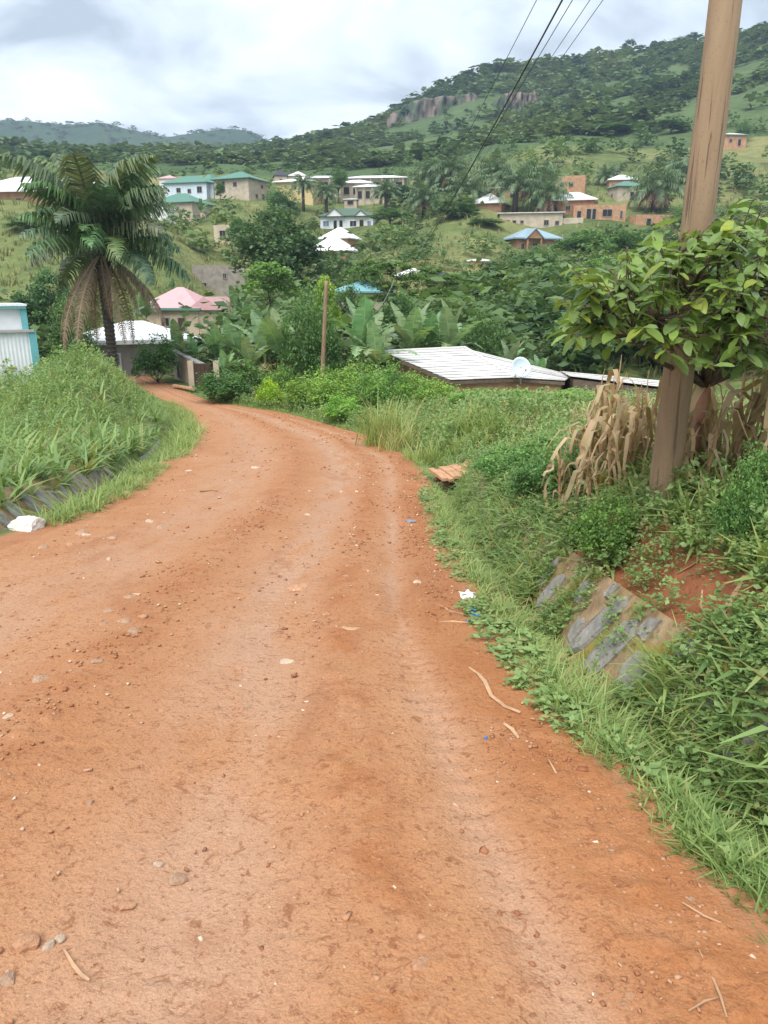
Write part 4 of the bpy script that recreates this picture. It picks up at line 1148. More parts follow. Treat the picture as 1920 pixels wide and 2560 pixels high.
tree('slope_tree', 'round', 60, 535, 100, 112, 'dark rounded shrub on the grass below the brick house', (.95, 1.1, 1.05))
tree('slope_tree', 'broad', 600, 545, 85, 135, 'rounded tree right of the small cement hut', (1.1, 1.25, 1.1))
tree('slope_tree', 'round', 705, 465, 90, 196, 'dark tree in front of the yellow classroom', (.95, 1.15, 1.1))
tree('slope_tree', 'tall', 845, 415, 62, 222, 'tree standing in the middle of the school row', (.9, 1.05, .95))
tree('slope_tree', 'tall', 548, 450, 30, 204, 'narrow tree against the tan two-storey house', (1.0, 1.1, 1.0))
tree('slope_tree', 'round', 1150, 505, 100, 168, 'round dark tree left of the white sloping roof', (.9, 1.05, 1.0))
tree('slope_tree', 'round', 1215, 545, 80, 160, 'round tree just left of the long cream building', (.95, 1.1, 1.0))
tree('slope_tree', 'broad', 975, 520, 90, 178, 'leafy tree touching the right end of the gabled bungalow', (1.0, 1.15, 1.0))
tree('slope_tree', 'broad', 1010, 465, 120, 205, 'wide dark tree on the slope right of the school', (.9, 1.05, 1.0))
tree('slope_tree', 'round', 1720, 505, 100, 150, 'round tree behind the pole, right of the brown brick building', (1.2, 1.3, 1.2))
tree('hill_tree', 'broad', 1530, 310, 110, 300, 'largest single tree on the open grass slope uphill', (.9, 1.1, 1.05))
tree('hill_tree', 'tall', 1468, 350, 55, 285, 'dark narrow tree on the grass slope above the brick houses', (.75, .95, .9))
tree('hill_tree', 'feather', 1680, 300, 75, 290, 'flat-topped tree left of the pole on the upper slope', (.75, .9, .85))
tree('hill_tree', 'round', 1860, 295, 40, 268, 'small round bush beside the orange hill house', (.95, 1.1, 1.0))
for i, (px, pt, wp, kd, lb) in enumerate([
        (1578, 96, 34, 'ridge', 'tall pale tree standing above the ridge left of the pole'), (1605, 112, 28, 'ridge', 'shorter tree right beside the tall pale ridge tree'),
        (1640, 108, 34, 'ridge', 'second rounded ridge tree left of the pole'), (1732, 80, 36, 'ridge', 'ridge tree with loose top right against the pole'),
        (1705, 95, 60, 'round', 'dark round clump on the ridge just left of the pole'), (1910, 55, 50, 'ridge', 'ridge tree at the top right corner'),
        (1278, 156, 24, 'ridge', 'tiny flat tree on the ridge beneath the thick cable'), (1142, 195, 22, 'ridge', 'tiny tree on the falling ridge above the cliff'),
        (955, 293, 50, 'ridge', 'leaning tree where the hill meets the low ridge'), (900, 312, 46, 'ridge', 'tree on the saddle left of the cliff hill'),
        (175, 303, 26, 'ridge', 'little tree on the far left ridge above the palm')]):
    tree('ridge_tree', kd, px, pt, wp, 585 if px > 980 else (690 if px > 850 else 1385), lb, (.75, .9, .95), rz=i)

# palms
for px, py, wp, D, k, lb in [
        (1640, 470, 130, 178, 1, 'palm with brown skirt of dead fronds right of the green-roofed cottage'),
        (1700, 430, 90, 205, 0, 'palm uphill to the right of the skirted palm'),
        (1290, 465, 120, 176, 0, 'palm in front of the brown house with thin white roof line'),
        (1345, 455, 110, 184, 2, 'palm between the brown house and the brick tower house'),
        (1370, 490, 110, 172, 1, 'palm with dry skirt just left of the porch house'),
        (1235, 440, 110, 196, 2, 'palm above the white sloping roof'),
        (1170, 480, 110, 180, 0, 'palm left of the white sloping roof'),
        (1130, 430, 100, 205, 2, 'palm crossed by the thick cable'),
        (1075, 440, 100, 212, 0, 'palm left of the thick cable, uphill of the banana slope'),
        (1060, 500, 90, 178, 2, 'palm on the slope halfway between bungalow and white sloping roof'),
        (757, 462, 58, 204, 0, 'small palm in front of the yellow classroom'),
        (815, 482, 66, 200, 2, 'small palm right of the yellow classroom'),
        (318, 448, 95, 160, 0, 'palm right of the big palm crown, below the ridge'),
        (965, 480, 70, 200, 0, 'small palm above the right end of the gabled bungalow'),
        (1515, 440, 60, 208, 0, 'slim palm left of the dark shelter')]:
    small_palm(px, py, wp * 1.22, D, lb, k, tint=(1.0, 1.08, 1.05))

def big_palm():
    h0 = P(252, 612, 42)
    x, y = h0.x, 42.0
    z0 = Hs(x, y) - .3
    o = thing('oil_palm', 'tall oil palm with skirt of dead brown fronds above the roadside', 'palm tree', (x, y, z0))
    hh = h0.z - z0
    r = random.Random(4)
    tr = MB()
    zs = [0]; rs = [.34]
    k = 0
    while zs[-1] < hh - .1:
        zs.append(zs[-1] + .11); rs.append((.24 + .05 * (k % 2) + .10 * (zs[-1] / hh) ** 3)); k += 1
    tr.tube([(.02 * math.sin(z), 0, z) for z in zs], rs, 10)
    tr.obj('trunk', M['palm_trunk'], o)
    boots = MB()
    for i in range(46):
        a = i * 2.4; z = hh - 1.6 + i * .036
        d = Vector((math.cos(a), math.sin(a), .9)).normalized()
        b = Vector((.26 * math.cos(a), .26 * math.sin(a), z))
        boots.tube([b, b + d * .35], [.085, .03], 5)
    boots.obj('leaf_bases', M['palm_trunk'], o)
    n = 46
    for i in range(n):
        u = (i + .5) / n
        el = .62 - 1.2 * u ** 1.0 + r.uniform(-.1, .1)
        sc = (1.36 if u < .35 else 1.10) * r.uniform(.88, 1.08)
        f = link('frond', FROND[i % 4], o, (.1 * math.cos(i * 2.4), .1 * math.sin(i * 2.4), hh + .1 - .7 * u), (r.uniform(-.25, .25), -el, i * 2.399 + r.uniform(-.2, .2)), (sc, sc, sc))
        f.color = (*[c * r.uniform(.8, 1.15) for c in (.95, 1.0, .95)], 1)
    for i in range(18):
        sc = r.uniform(.75, 1.3)
        f = link('dead_frond', DRYF[i % 3], o, (.25 * math.cos(i * 2.4), .25 * math.sin(i * 2.4), hh - .5), (r.uniform(-.1, .1), r.uniform(-.25, .35), i * 2.399 + r.uniform(-.2, .2)), (sc, sc, sc))
big_palm()

# bananas
for px, pt, D, n_, lb in [
        (905, 772, 37, 9, 'banana plant with tall pale upright leaf right of the leaning pole'),
        (945, 800, 36, 8, 'banana plant just behind the left corner of the field house roof'),
        (1025, 775, 42, 9, 'banana plant with brown hanging leaves behind the field house ridge'),
        (1075, 790, 43, 8, 'smaller banana plant between two larger ones behind the field house'),
        (1130, 770, 42, 9, 'broad banana plant behind the highest point of the field house roof'),
        (1275, 860, 43, 7, 'banana plant behind the satellite dish'),
        (1350, 890, 42, 7, 'low banana plant behind the long low shed'),
        (658, 795, 41, 9, 'banana plant with one broad pale leaf left of the round tree'),
        (590, 805, 43, 9, 'banana plant in the clump below the pink roof'),
        (535, 820, 45, 8, 'banana plant above the brown gate'),
        (700, 790, 40, 8, 'banana plant squeezed against the round tree'),
        (625, 850, 38, 8, 'lower banana plant in front of the pink roof clump'),
        (480, 850, 47, 8, 'banana plant leaning over the beige yard wall'),
        (440, 815, 48, 7, 'banana plant behind the dark roadside bush'),
        (560, 880, 39, 7, 'low banana plant beside the brown gate with dry leaves'),
        (360, 735, 78, 8, 'banana plant against the left side of the pink roof'),
        (300, 760, 66, 8, 'banana plant behind the big palm trunk'),
        (430, 700, 98, 7, 'banana plant behind the pink roof ridge'),
        (590, 730, 84, 8, 'banana plant right of the pink roof, below the grey block building'),
        (620, 760, 72, 8, 'banana plant below the bare trunk tree'),
        (1020, 590, 132, 7, 'banana plant on the slope left of the dark leafy banana'),
        (1065, 600, 128, 9, 'dark leafy banana plant in the middle of the slope'),
        (1110, 625, 122, 7, 'banana plant below the dark leafy one'),
        (950, 620, 136, 8, 'banana plant right of the brick cottage'),
        (905, 640, 128, 7, 'banana plant below the brick cottage wall'),
        (1180, 575, 150, 6, 'banana plant left of the sandy patch'),
        (1290, 650, 100, 6, 'pale banana plant between two dark valley trees'),
        (500, 500, 185, 7, 'banana plant right of the pale two-storey house'),
        (450, 530, 170, 7, 'banana plant below the pale two-storey house')]:
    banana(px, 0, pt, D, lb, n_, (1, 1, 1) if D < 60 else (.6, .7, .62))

# ------------------------------------------------------------------ uncountable growth on the slopes
_tops = [(o.location.x, o.location.y, (max((c.dimensions.x for c in o.children), default=4)) if o.scale.x == 1 else 0) for o in COL.objects if o.parent is None and o.get('category') in ('house', 'building', 'shed', 'wall')]
bpy.context.view_layer.update()
HOUSES = []
for o in COL.objects:
    if o.parent is None and o.get('category') in ('house', 'shed'):
        wmax = max([max((abs(v[0]) for v in c.bound_box)) for c in o.children if c.type == 'MESH' and c.name.startswith('wall')] + [2.0])
        HOUSES.append((o.location.x, o.location.y, wmax))
HA = np.array(HOUSES)
def clear_of_houses(x, y, hgt, front=10.0):
    ok = np.ones(len(x), bool)
    for hx, hy, hw in HOUSES:
        inside = (np.abs(x - hx) < hw + 1.0 + hgt * .3) & (np.abs(y - hy) < hw + 1.5 + hgt * .3)
        lim = hw / hy * 1.05 + .3 * hgt / hy
        block = (np.abs(x / y - hx / hy) < lim) & (y < hy) & (y > hy - front * (1 + hgt * .35))
        ok &= ~(inside | (block & (hgt > .8)))
    return ok
def off_road(x, y, m=1.0):
    return ~((x > roadL(y) - m) & (x < roadR(y) + m) & (y < 80))
def fan(n, y0, y1, r, smin=-.66, smax=.66):
    y = np.exp(r.uniform(math.log(y0), math.log(y1), n)); s_ = r.uniform(smin, smax, n)
    return s_ * y, y, s_
def stuff(name, parts, m):
    v, f, t = join(parts)
    o = link(name, big_mesh(name, v, f, t, m)); o['kind'] = 'stuff'
    return o
def growth(name, n, y0, y1, tmpl, hfun, m, seed, dens, wide=1.2, front=10):
    r = np.random.default_rng(seed)
    x, y, s_ = fan(n, y0, y1, r)
    h = hfun(x, y, r)
    k = (r.random(n) < dens(x, y, s_)) & clear_of_houses(x, y, h, front) & off_road(x, y, 1.0 + .3 * h.mean())
    x, y, h = x[k], y[k], h[k]
    z = H(x, y) - .08 * h
    base = np.clip(-.05 + 1.05 * fbm(x / (y * .05 + 2), y / (y * .05 + 2), seed, 2) + r.uniform(-.25, .25, len(x)), 0, 1)
    parts = []
    pick = r.integers(0, len(tmpl), len(x))
    for i, (tv, tf, tt) in enumerate(tmpl):
        q = pick == i
        if not q.any(): continue
        sc = np.stack([h[q] * wide * r.uniform(.8, 1.25, q.sum()), h[q] * wide * r.uniform(.8, 1.25, q.sum()), h[q]], -1)
        mm = rotz(r.uniform(0, 6.28, q.sum())) * sc[:, None, :]
        parts.append(scatter(tv, tf, np.stack([x[q], y[q], z[q]], -1), mm, base[q], tt))
    return stuff(name, parts, m)
def shrub_t(seed, n, leaf):
    v, f, t = crown(seed, [(0, 0, .48, .42, .42, .46), (.2, .1, .3, .3, .3, .3), (-.2, -.1, .32, .3, .3, .3)], n, leaf, 14, .13)
    return v, f, (t - .45) * .6
S_NEAR = [shrub_t(100 + i, 130, .125) for i in range(4)]
S_MID = [shrub_t(110 + i, 90, .18) for i in range(4)]
S_FAR = [shrub_t(120 + i, 24, .34) for i in range(4)]
G_HILL = [tuft(130 + i, 6, 1.0, .16, .35, .7, .3, .3) for i in range(4)]
def d_mid(x, y, s_):
    px = 960 + s_ * FPX * 1.0
    d = .75 * sstep(.40, .62, fbm(x / 14, y / 14, 61, 3) + .0)
    d = d + .52 * ((px > 620) & (y < 120)) + .32 * ((px > 1150) & (y < 150)) + .32 * ((px > 600) & (y >= 110) & (y < 175))
    d = d + .6 * ((px > 970) & (px < 1430) & (y > 160))
    d = d * np.where((px < 500) & (y > 85) & (y < 175), .28, 1)
    return np.clip(d, .05, 1)
growth('undergrowth', 1700, 47, 130, S_NEAR, lambda x, y, r: .8 + 1.5 * r.random(len(x)) + 4.8 * r.random(len(x)) ** 3, M['tree_leaf'], 201, d_mid, 1.3)
growth('slope_shrubs', 2100, 130, 290, S_MID, lambda x, y, r: 1.0 + 1.8 * r.random(len(x)) + 4.5 * r.random(len(x)) ** 4, M['tree_leaf'], 202, d_mid, 1.3)
def d_far(x, y, s_):
    n_ = fbm(x / 45, y / 45, 63, 3)
    d = np.where(y < 430, .08, .25) + sstep(np.where(y < 430, .42, .33), np.where(y < 430, .55, .48), n_)
    px = 960 + x / y * FPX * 1.12
    bare = (px > 975) & (px < 1360) & (y > 475) & (y < 530)
    return np.clip(d + .35 * (y > 500), .06, 1) * np.where(bare, .12, 1)
growth('hill_forest', 7200, 290, 700, S_FAR, lambda x, y, r: (1.8 + 3.2 * r.random(len(x)) + 5.5 * r.random(len(x)) ** 4) * (y / 450) ** .4, M['far_leaf'], 203, d_far, 2.0)
growth('far_forest', 5500, 620, 1480, S_FAR, lambda x, y, r: r.uniform(3, 8, len(x)), M['far_leaf'], 204, lambda x, y, s_: np.where(s_ < .08, .95, .3), 2.3)
growth('tall_hill_grass', 6500, 46, 230, G_HILL, lambda x, y, r: r.uniform(.45, 1.3, len(x)) * (y / 90) ** .25, M['hill_grass_leaf'], 205, lambda x, y, s_: np.full(len(x), .95), 1.0, 3)

# ------------------------------------------------------------------ near growth
def near_pts(n, y0, y1, r, side, u0, u1, pw=1.0):
    """points beside the road, denser towards the camera; u = distance from the road edge"""
    y = np.exp(r.uniform(math.log(y0 + 1), math.log(y1 + 1), n)) - 1
    u = u0 + (u1 - u0) * r.random(n) ** pw
    x = roadR(y) + u if side > 0 else roadL(y) - u
    return x, y, u
def in_view(x, y, m=.82):
    return (np.abs(x) < m * (y + 1.6) + .3)
def plant(name, x, y, h, tmpl, m, seed, tone, tj=.2, wide=1.0, sink=.02):
    r = np.random.default_rng(seed)
    z = H(x, y) - sink
    parts = []; pick = r.integers(0, len(tmpl), len(x))
    for i, (tv, tf, tt) in enumerate(tmpl):
        q = pick == i
        if not q.any(): continue
        k = q.sum(); hh = h[q]
        sc = np.stack([hh * wide, hh * wide, hh], -1) * r.uniform(.85, 1.15, (k, 1))
        mm = rotz(r.uniform(0, 6.28, k)) * sc[:, None, :]
        parts.append(scatter(tv, tf, np.stack([x[q], y[q], z[q]], -1), mm, np.clip(np.clip(tone[q] + r.uniform(-tj, tj, k), 0, .85) + np.where(r.random(k) < .06, .45, 0), 0, 1), tt))
    return stuff(name, parts, m)
T_FINE = [tuft(300 + i, 10, 1.0, .045, .30, 1.9, .95, .4) for i in range(5)]
T_WIDE = [tuft(310 + i, 9, 1.0, .11, .26, 2.2, 1.2, .38) for i in range(5)]
T_TALL = [tuft(320 + i, 12, 1.0, .030, .14, 1.2, .5) for i in range(4)]
W_LEAF = [weed(330 + i, 26, 1.0, .19, .36) for i in range(5)]
W_MANY = [weed(360 + i, 30, 1.0, .15, .42) for i in range(5)]
W_LOW = [weed(340 + i, 14, .6, .26, .5) for i in range(4)]
W_FERN = [tuft(350 + i, 12, 1.0, .10, .10, 2.1, .9) for i in range(4)]

def bare_r(u, y):
    """bare soil and exposed stones on the right bank"""
    n_ = fbm(u * 3 + 5, y * 1.6, 88, 3)
    soil = np.exp(-((u - 1.10) / .20) ** 2) * np.exp(-((y - 4.4) / 1.0) ** 2)
    wall = ((u > .50) & (u < .92) & (((y > 3.55) & (y < 4.65)) | ((y > 5.0) & (y < 5.4))))
    return np.clip(soil * 1.5 * (n_ > .44) + wall * 1.0, 0, 1)
r6 = np.random.default_rng(66)
# right verge grass
x, y, u = near_pts(6000, 1.3, 17, r6, 1, 0, .75, .85)
k = in_view(x, y) & (r6.random(len(x)) > bare_r(u, y)) & (r6.random(len(x)) < sstep(-.02, .22, u + .25 * (fbm(x * 1.6, y * 1.6, 108, 2) - .5)) * sstep(.30, .52, fbm(x * 2.6, y * 1.9, 91, 3)))
x, y, u = x[k], y[k], u[k]
plant('verge_grass', x, y, np.clip(.03 + .16 * u + .12 * fbm(x * 3.5, y * 2.5, 92, 2), .05, .22) * r6.uniform(.7, 1.25, len(x)), T_FINE, M['grass_leaf'], 401, -.05 + 1.1 * fbm(x * 2.5, y * 1.6, 93, 3), .25, 1.3)
x, y, u = near_pts(4200, 1.4, 11, r6, 1, .06, .62, .8)
k = in_view(x, y) & (r6.random(len(x)) > bare_r(u, y)) & (fbm(x * 2.2 + 9, y * 1.7, 109, 3) > .40)
x, y, u = x[k], y[k], u[k]
plant('broad_grass', x, y, np.clip(.06 + .16 * u, .06, .18) * r6.uniform(.6, 1.4, len(x)), T_WIDE, M['grass_leaf'], 402, .0 + 1.1 * fbm(x * 2.5, y * 1.6, 94, 3), .2, 1.25)
# creeping leaves along the right road edge
x, y, u = near_pts(1300, 1.9, 13, r6, 1, -.06, .60, 1.0)
k = (fbm(x * 2.2, y * 1.5, 103, 2) > .42) & ((y < 11.2) | (y > 12.4))
x, y, u = x[k], y[k], u[k]
plant('creeping_weeds', x, y, r6.uniform(.05, .17, len(x)), W_LOW, M['weed_leaf'], 403, r6.uniform(.35, .8, len(x)), .15, 1.6)
# right bank and field
x, y, u = near_pts(4800, 2.5, 30, r6, 1, .50, 7.5, 1.7)
k = in_view(x, y) & (r6.random(len(x)) > bare_r(u, y))
x, y, u = x[k], y[k], u[k]
plant('bank_weeds', x, y, np.clip(.13 + .08 * u, .14, .34) * r6.uniform(.6, 1.3, len(x)) * (1 + y / 80), W_LEAF, M['weed_leaf'], 404, .22 + .6 * fbm(x * 1.2, y * .8, 95, 3), .2, .9)
x, y, u = near_pts(4200, 2.2, 32, r6, 1, 1.25, 9, 1.3)
k = in_view(x, y) & (r6.random(len(x)) > bare_r(u, y) * 1.2)
x, y, u = x[k], y[k], u[k]
plant('field_grass', x, y, r6.uniform(.14, .36, len(x)) * (1 + y / 80), T_WIDE, M['grass_leaf'], 405, .30 + .55 * fbm(x * .9, y * .6, 96, 2), .22, .95)
# dry stubble and pale stalks farther out in the field
x, y, u = near_pts(2600, 11, 30, r6, 1, 1.8, 16, 1.0)
k = in_view(x, y)
plant('dry_stubble', x[k], y[k], r6.uniform(.22, .6, k.sum()), T_TALL, M['dry_corn'], 406, r6.uniform(.3, .9, k.sum()), .2, .9)
x, y, u = near_pts(1700, 9, 31, r6, 1, 1.6, 15, 1.0)
k = in_view(x, y) & (fbm(x * .5, y * .35, 107, 2) > .45)
plant('field_weeds', x[k], y[k], r6.uniform(.25, .6, k.sum()), W_MANY, M['weed_leaf'], 414, r6.uniform(.3, .85, k.sum()), .15, 1.0)
# tall grass strip along the right of the bend
x, y, u = near_pts(1700, 14, 36, r6, 1, .10, 1.9, 1.1)
plant('bend_grass', x, y, np.clip(.15 + .22 * u, .16, .5) * r6.uniform(.7, 1.2, len(x)), T_TALL, M['grass_leaf'], 407, .25 + .55 * fbm(x * .8, y * .5, 97, 2), .2, 1.2)
x, y, u = near_pts(1300, 15, 37, r6, 1, .4, 3.2, 1.0)
plant('bend_weeds', x, y, r6.uniform(.25, .65, len(x)), W_LEAF, M['weed_leaf'], 408, .2 + .55 * fbm(x * .7, y * .5, 98, 2), .2, .9)
# left bank
x, y, u = near_pts(4300, 6, 42, r6, -1, 1.30, 9.5, 1.1)
k = in_view(x, y)
x, y, u = x[k], y[k], u[k]
plant('left_bank_weeds', x, y, np.clip(.22 + .10 * u, .25, .9) * r6.uniform(.6, 1.2, len(x)) * np.interp(y, [6, 18, 25], [.65, .8, 1.15]), W_MANY, M['weed_leaf'], 409, .30 + .5 * fbm(x * .6, y * .4, 99, 3), .2, .85)
x, y, u = near_pts(3000, 6, 42, r6, -1, 1.15, 9.5, 1.1)
k = in_view(x, y)
x, y, u = x[k], y[k], u[k]
plant('left_bank_grass', x, y, np.clip(.18 + .06 * u, .2, .6) * r6.uniform(.5, 1.5, len(x)) * np.interp(y, [6, 18, 25], [.65, .8, 1.15]), T_TALL, M['grass_leaf'], 410, .28 + .55 * fbm(x * .6, y * .4, 101, 2), .2, 1.0)
x, y, u = near_pts(620, 7, 30, r6, -1, 1.35, 7, 1.6)
plant('left_bank_ferns', x, y, r6.uniform(.35, .75, len(x)), W_FERN, M['weed_leaf'], 411, r6.uniform(.35, .85, len(x)), .1, 1.0)
x, y, u = near_pts(1500, 7.5, 34, r6, -1, .12, 1.05, .9)
k = (fbm(x * 1.1, y * .8, 104, 2) > .44) | (y > 16)
x, y, u = x[k], y[k], u[k]
plant('left_verge_grass', x, y, r6.uniform(.10, .26, len(x)) * (1 + y / 40) * np.interp(y, [16, 22, 26, 34], [1, 1.5, .9, .6]), T_FINE, M['grass_leaf'], 412, r6.uniform(.3, .75, len(x)), .15, 1.2)

# ------------------------------------------------------------------ near things
def G(px, py):
    """where the line of sight through a pixel meets the ground"""
    D = np.exp(np.linspace(math.log(1.1), math.log(70), 900))
    s, t = st(px, py)
    d = CAMH + t * D - H(s * D, D)
    i = int(np.argmax(d < 0))
    if d[i] >= 0: i = len(D) - 1
    return Vector((s * D[i], D[i], float(H(np.array([s * D[i]]), np.array([D[i]]))[0])))

def wood_material():
    m, n, b = mat('pole_wood')
    oc = ocoord(n)
    f = noise(n, 6, 6, .65, mapped(n, oc, (1, 1, .12)), .6)
    c = ramp(n, f, [(.25, (.190, .122, .070)), (.5, (.280, .186, .108)), (.75, (.350, .248, .150))])
    g = noise(n, 1.3, 3, .5, mapped(n, oc, (1, 1, .4)))
    c = mixc(n, math_(n, 'MULTIPLY', thresh(n, g, .45, .7), .5), c, (.25, .20, .13))
    cr = noise(n, 34, 3, .5, mapped(n, oc, (1.0, 1.0, .035)), .5)
    c = mixc(n, math_(n, 'MULTIPLY', thresh(n, cr, .62, .70), .75), c, (.12, .075, .048))
    sp = noise(n, 60, 3, .6, oc)
    c = mixc(n, math_(n, 'MULTIPLY', thresh(n, sp, .58, .68), .4), c, (.15, .10, .065))
    n.links.new(c, b.inputs['Base Color']); b.inputs['Roughness'].default_value = .85
    bump(n, b, math_(n, 'SUBTRACT', f, math_(n, 'MULTIPLY', thresh(n, cr, .60, .72), .8)), .7, .02)
    M['pole_wood'] = m
wood_material()
plain('stone_grey', (.270, .250, .225), .85, .4, 7, .6, 22)
plain('stone_tan', (.43, .27, .175), .9, .3, 6, .6, 18)
plain('stone_white', (.56, .42, .31), .85, .25, 5, .6, 14)
plain('stone_orange', (.50, .265, .150), .9, .3, 6, .6, 18)
plain('plank_wood', (.46, .255, .145), .85, .35, 7, .5, 20)
plain('cable', (.022, .022, .025), .6, .2, 3)
plain('wire_grey', (.19, .20, .21), .5, .2, 3)
plain('blue_plastic', (.03, .17, .52), .4, .3, 9)
plain('white_plastic', (.74, .76, .80), .4, .2, 9)
plain('grey_tin', (.26, .29, .36), .4, .4, 9)
plain('husk', (.46, .285, .165), .85, .35, 9)
plain('dry_wood', (.16, .10, .065), .9, .4, 9)
plain('red_bark', (.40, .20, .125), .85, .4, 5, .4, 25)
plain('pale_cement', (.40, .39, .385), .9, .3, 2.0, .4, 12)
def mortar():
    m, n, b = mat('mossy_mortar')
    oc = ocoord(n)
    f = noise(n, 6, 5, .65, oc, .4); g = noise(n, 3.2, 4, .6, oc, .3)
    c = ramp(n, f, [(.3, (.19, .115, .058)), (.6, (.31, .215, .120)), (.8, (.38, .29, .175))])
    c = mixc(n, math_(n, 'MULTIPLY', thresh(n, g, .42, .58), .9), c, (.235, .185, .030))
    c = mixc(n, math_(n, 'MULTIPLY', thresh(n, noise(n, 9, 4, .6, oc), .58, .68), .8), c, (.11, .105, .03))
    n.links.new(c, b.inputs['Base Color']); b.inputs['Roughness'].default_value = .9
    bump(n, b, math_(n, 'ADD', f, g), .8, .03)
    M['mortar'] = m
mortar()

def drain(name, label, side, y0, y1, stones, seed):
    """sloping stone lining of a roadside ditch; every stone a part"""
    r = random.Random(seed)
    def pt(yv, f, off=0.0):
        if side > 0:
            wd = float(np.interp(yv, [0, 15, 19, 24, 30], [1, 1, 1.6, 2.6, 3])); x = float(roadR(yv)) + (.53 + .34 * f) * wd
        else:
            x = float(roadL(yv)) - (1.07 + .46 * f)
        return Vector((x, yv, float(nearH(np.array([x]), np.array([yv]))[0])))
    org = pt((y0 + y1) / 2, 0)
    o = thing(name, label, 'drain wall', org)
    ny, nf = int((y1 - y0) / .12), 6
    nrm = Vector((-side * .82, 0, .57))
    vs, fs = [], []
    for layer in (.035, -.12):
        for i in range(ny + 1):
            for j in range(nf + 1):
                vs.append(tuple(pt(y0 + (y1 - y0) * i / ny, j / nf * 1.08 - .08) - org + nrm * (layer + (.012 * r.random() if layer > 0 else 0))))
    K = (ny + 1) * (nf + 1)
    for i in range(ny):
        for j in range(nf):
            a = i * (nf + 1) + j
            fs += [(a, a + 1, a + nf + 2, a + nf + 1), (K + a + nf + 1, K + a + nf + 2, K + a + 1, K + a)]
    for i in range(ny):
        for j in (0, nf):
            a = i * (nf + 1) + j
            fs.append((a, a + nf + 1, K + a + nf + 1, K + a))
    MB().add(vs, fs).obj('mortar_bed', M['mortar'], o, smooth=False)
    for (yc, fc, ly, lf, sk) in stones:
        c = pt(yc, fc); e1 = (pt(yc + .05, fc) - pt(yc - .05, fc)).normalized(); e2 = (pt(yc, fc + .1) - pt(yc, fc - .1)).normalized()
        nn = e1.cross(e2).normalized()
        if nn.dot(nrm) < 0: nn = -nn
        n_ = 8; ring = []
        for i in range(n_):
            a = 6.2832 * i / n_
            ca, sa = math.cos(a), math.sin(a)
            q = 1.0 / (abs(ca) ** 5 + abs(sa) ** 5) ** .2 * r.uniform(.74, 1.06)
            ring.append((ca * q * ly / 2, sa * q * lf / 2))
        pts = [e1 * (a + sk * b) + e2 * b for a, b in ring]
        V = [p for p in pts] + [p + nn * (.050 + r.uniform(-.006, .006)) for p in pts] + [p * .86 + nn * (.060 + r.uniform(-.004, .008)) for p in pts]
        Fs = [(i, (i + 1) % n_, n_ + (i + 1) % n_, n_ + i) for i in range(n_)] + [(n_ + i, n_ + (i + 1) % n_, 2 * n_ + (i + 1) % n_, 2 * n_ + i) for i in range(n_)] + [tuple(2 * n_ + i for i in range(n_))]
        s_ = MB().add(V, Fs).obj('stone', M['stone_grey'], o, c - org)
    return o
rs = random.Random(9)
st_r = [(4.30, .52, .22, .54, -.25), (4.02, .42, .26, .50, -.30), (3.66, .42, .26, .28, 0), (4.50, .35, .13, .22, 0), (3.82, .80, .13, .18, 0), (4.42, .88, .10, .13, 0),
        (5.25, .45, .17, .34, -.2), (5.02, .30, .15, .22, 0), (5.50, .6, .15, .30, 0), (3.30, .5, .20, .36, -.2), (3.05, .4, .18, .42, 0), (3.42, .85, .15, .14, 0), (2.78, .5, .2, .4, -.1), (4.78, .7, .13, .2, 0)]
yv = 5.75
while yv < 13:
    st_r.append((yv, rs.uniform(.3, .65), rs.uniform(.15, .24), rs.uniform(.24, .46), rs.uniform(-.3, .1))); yv += rs.uniform(.26, .4)
drain('drain_wall', 'mossy grey stone lining of the ditch below the red soil bank', 1, 2.5, 13.2, st_r, 3)
st_l = []; yv = 7.6
while yv < 14:
    st_l.append((yv, rs.uniform(.42, .55), rs.uniform(.22, .34), rs.uniform(.36, .50), rs.uniform(-.25, .25))); yv += rs.uniform(.36, .48)
drain('drain_wall', 'row of leaning grey stones lining the ditch under the left bank', -1, 7.2, 14.2, st_l, 4)
def gutter_slab():
    # bare cement channel beside the left verge near the bend
    o = thing('drain_channel', 'bare grey cement channel beside the left grass near the bend', 'drain', G(398, 1120))
    vs, fs = [], []; L = []
    ys = np.linspace(17.0, 21.5, 10)
    for i, yy in enumerate(ys):
        xl = float(roadL(yy)) - .95
        for k, (dx_, dz) in enumerate(((-.28, .16), (-.2, .0), (.2, -.0), (.28, .12), (.28, -.12), (-.28, -.12))):
            vs.append(tuple(Vector((xl + dx_, yy, Hs(xl, yy) + .045 + dz)) - o.location))
    for i in range(len(ys) - 1):
        for k in range(6):
            a, b = i * 6 + k, i * 6 + (k + 1) % 6
            fs.append((a, b, b + 6, a + 6))
    MB().add(vs, fs).obj('channel', M['pale_cement'], o)
gutter_slab()

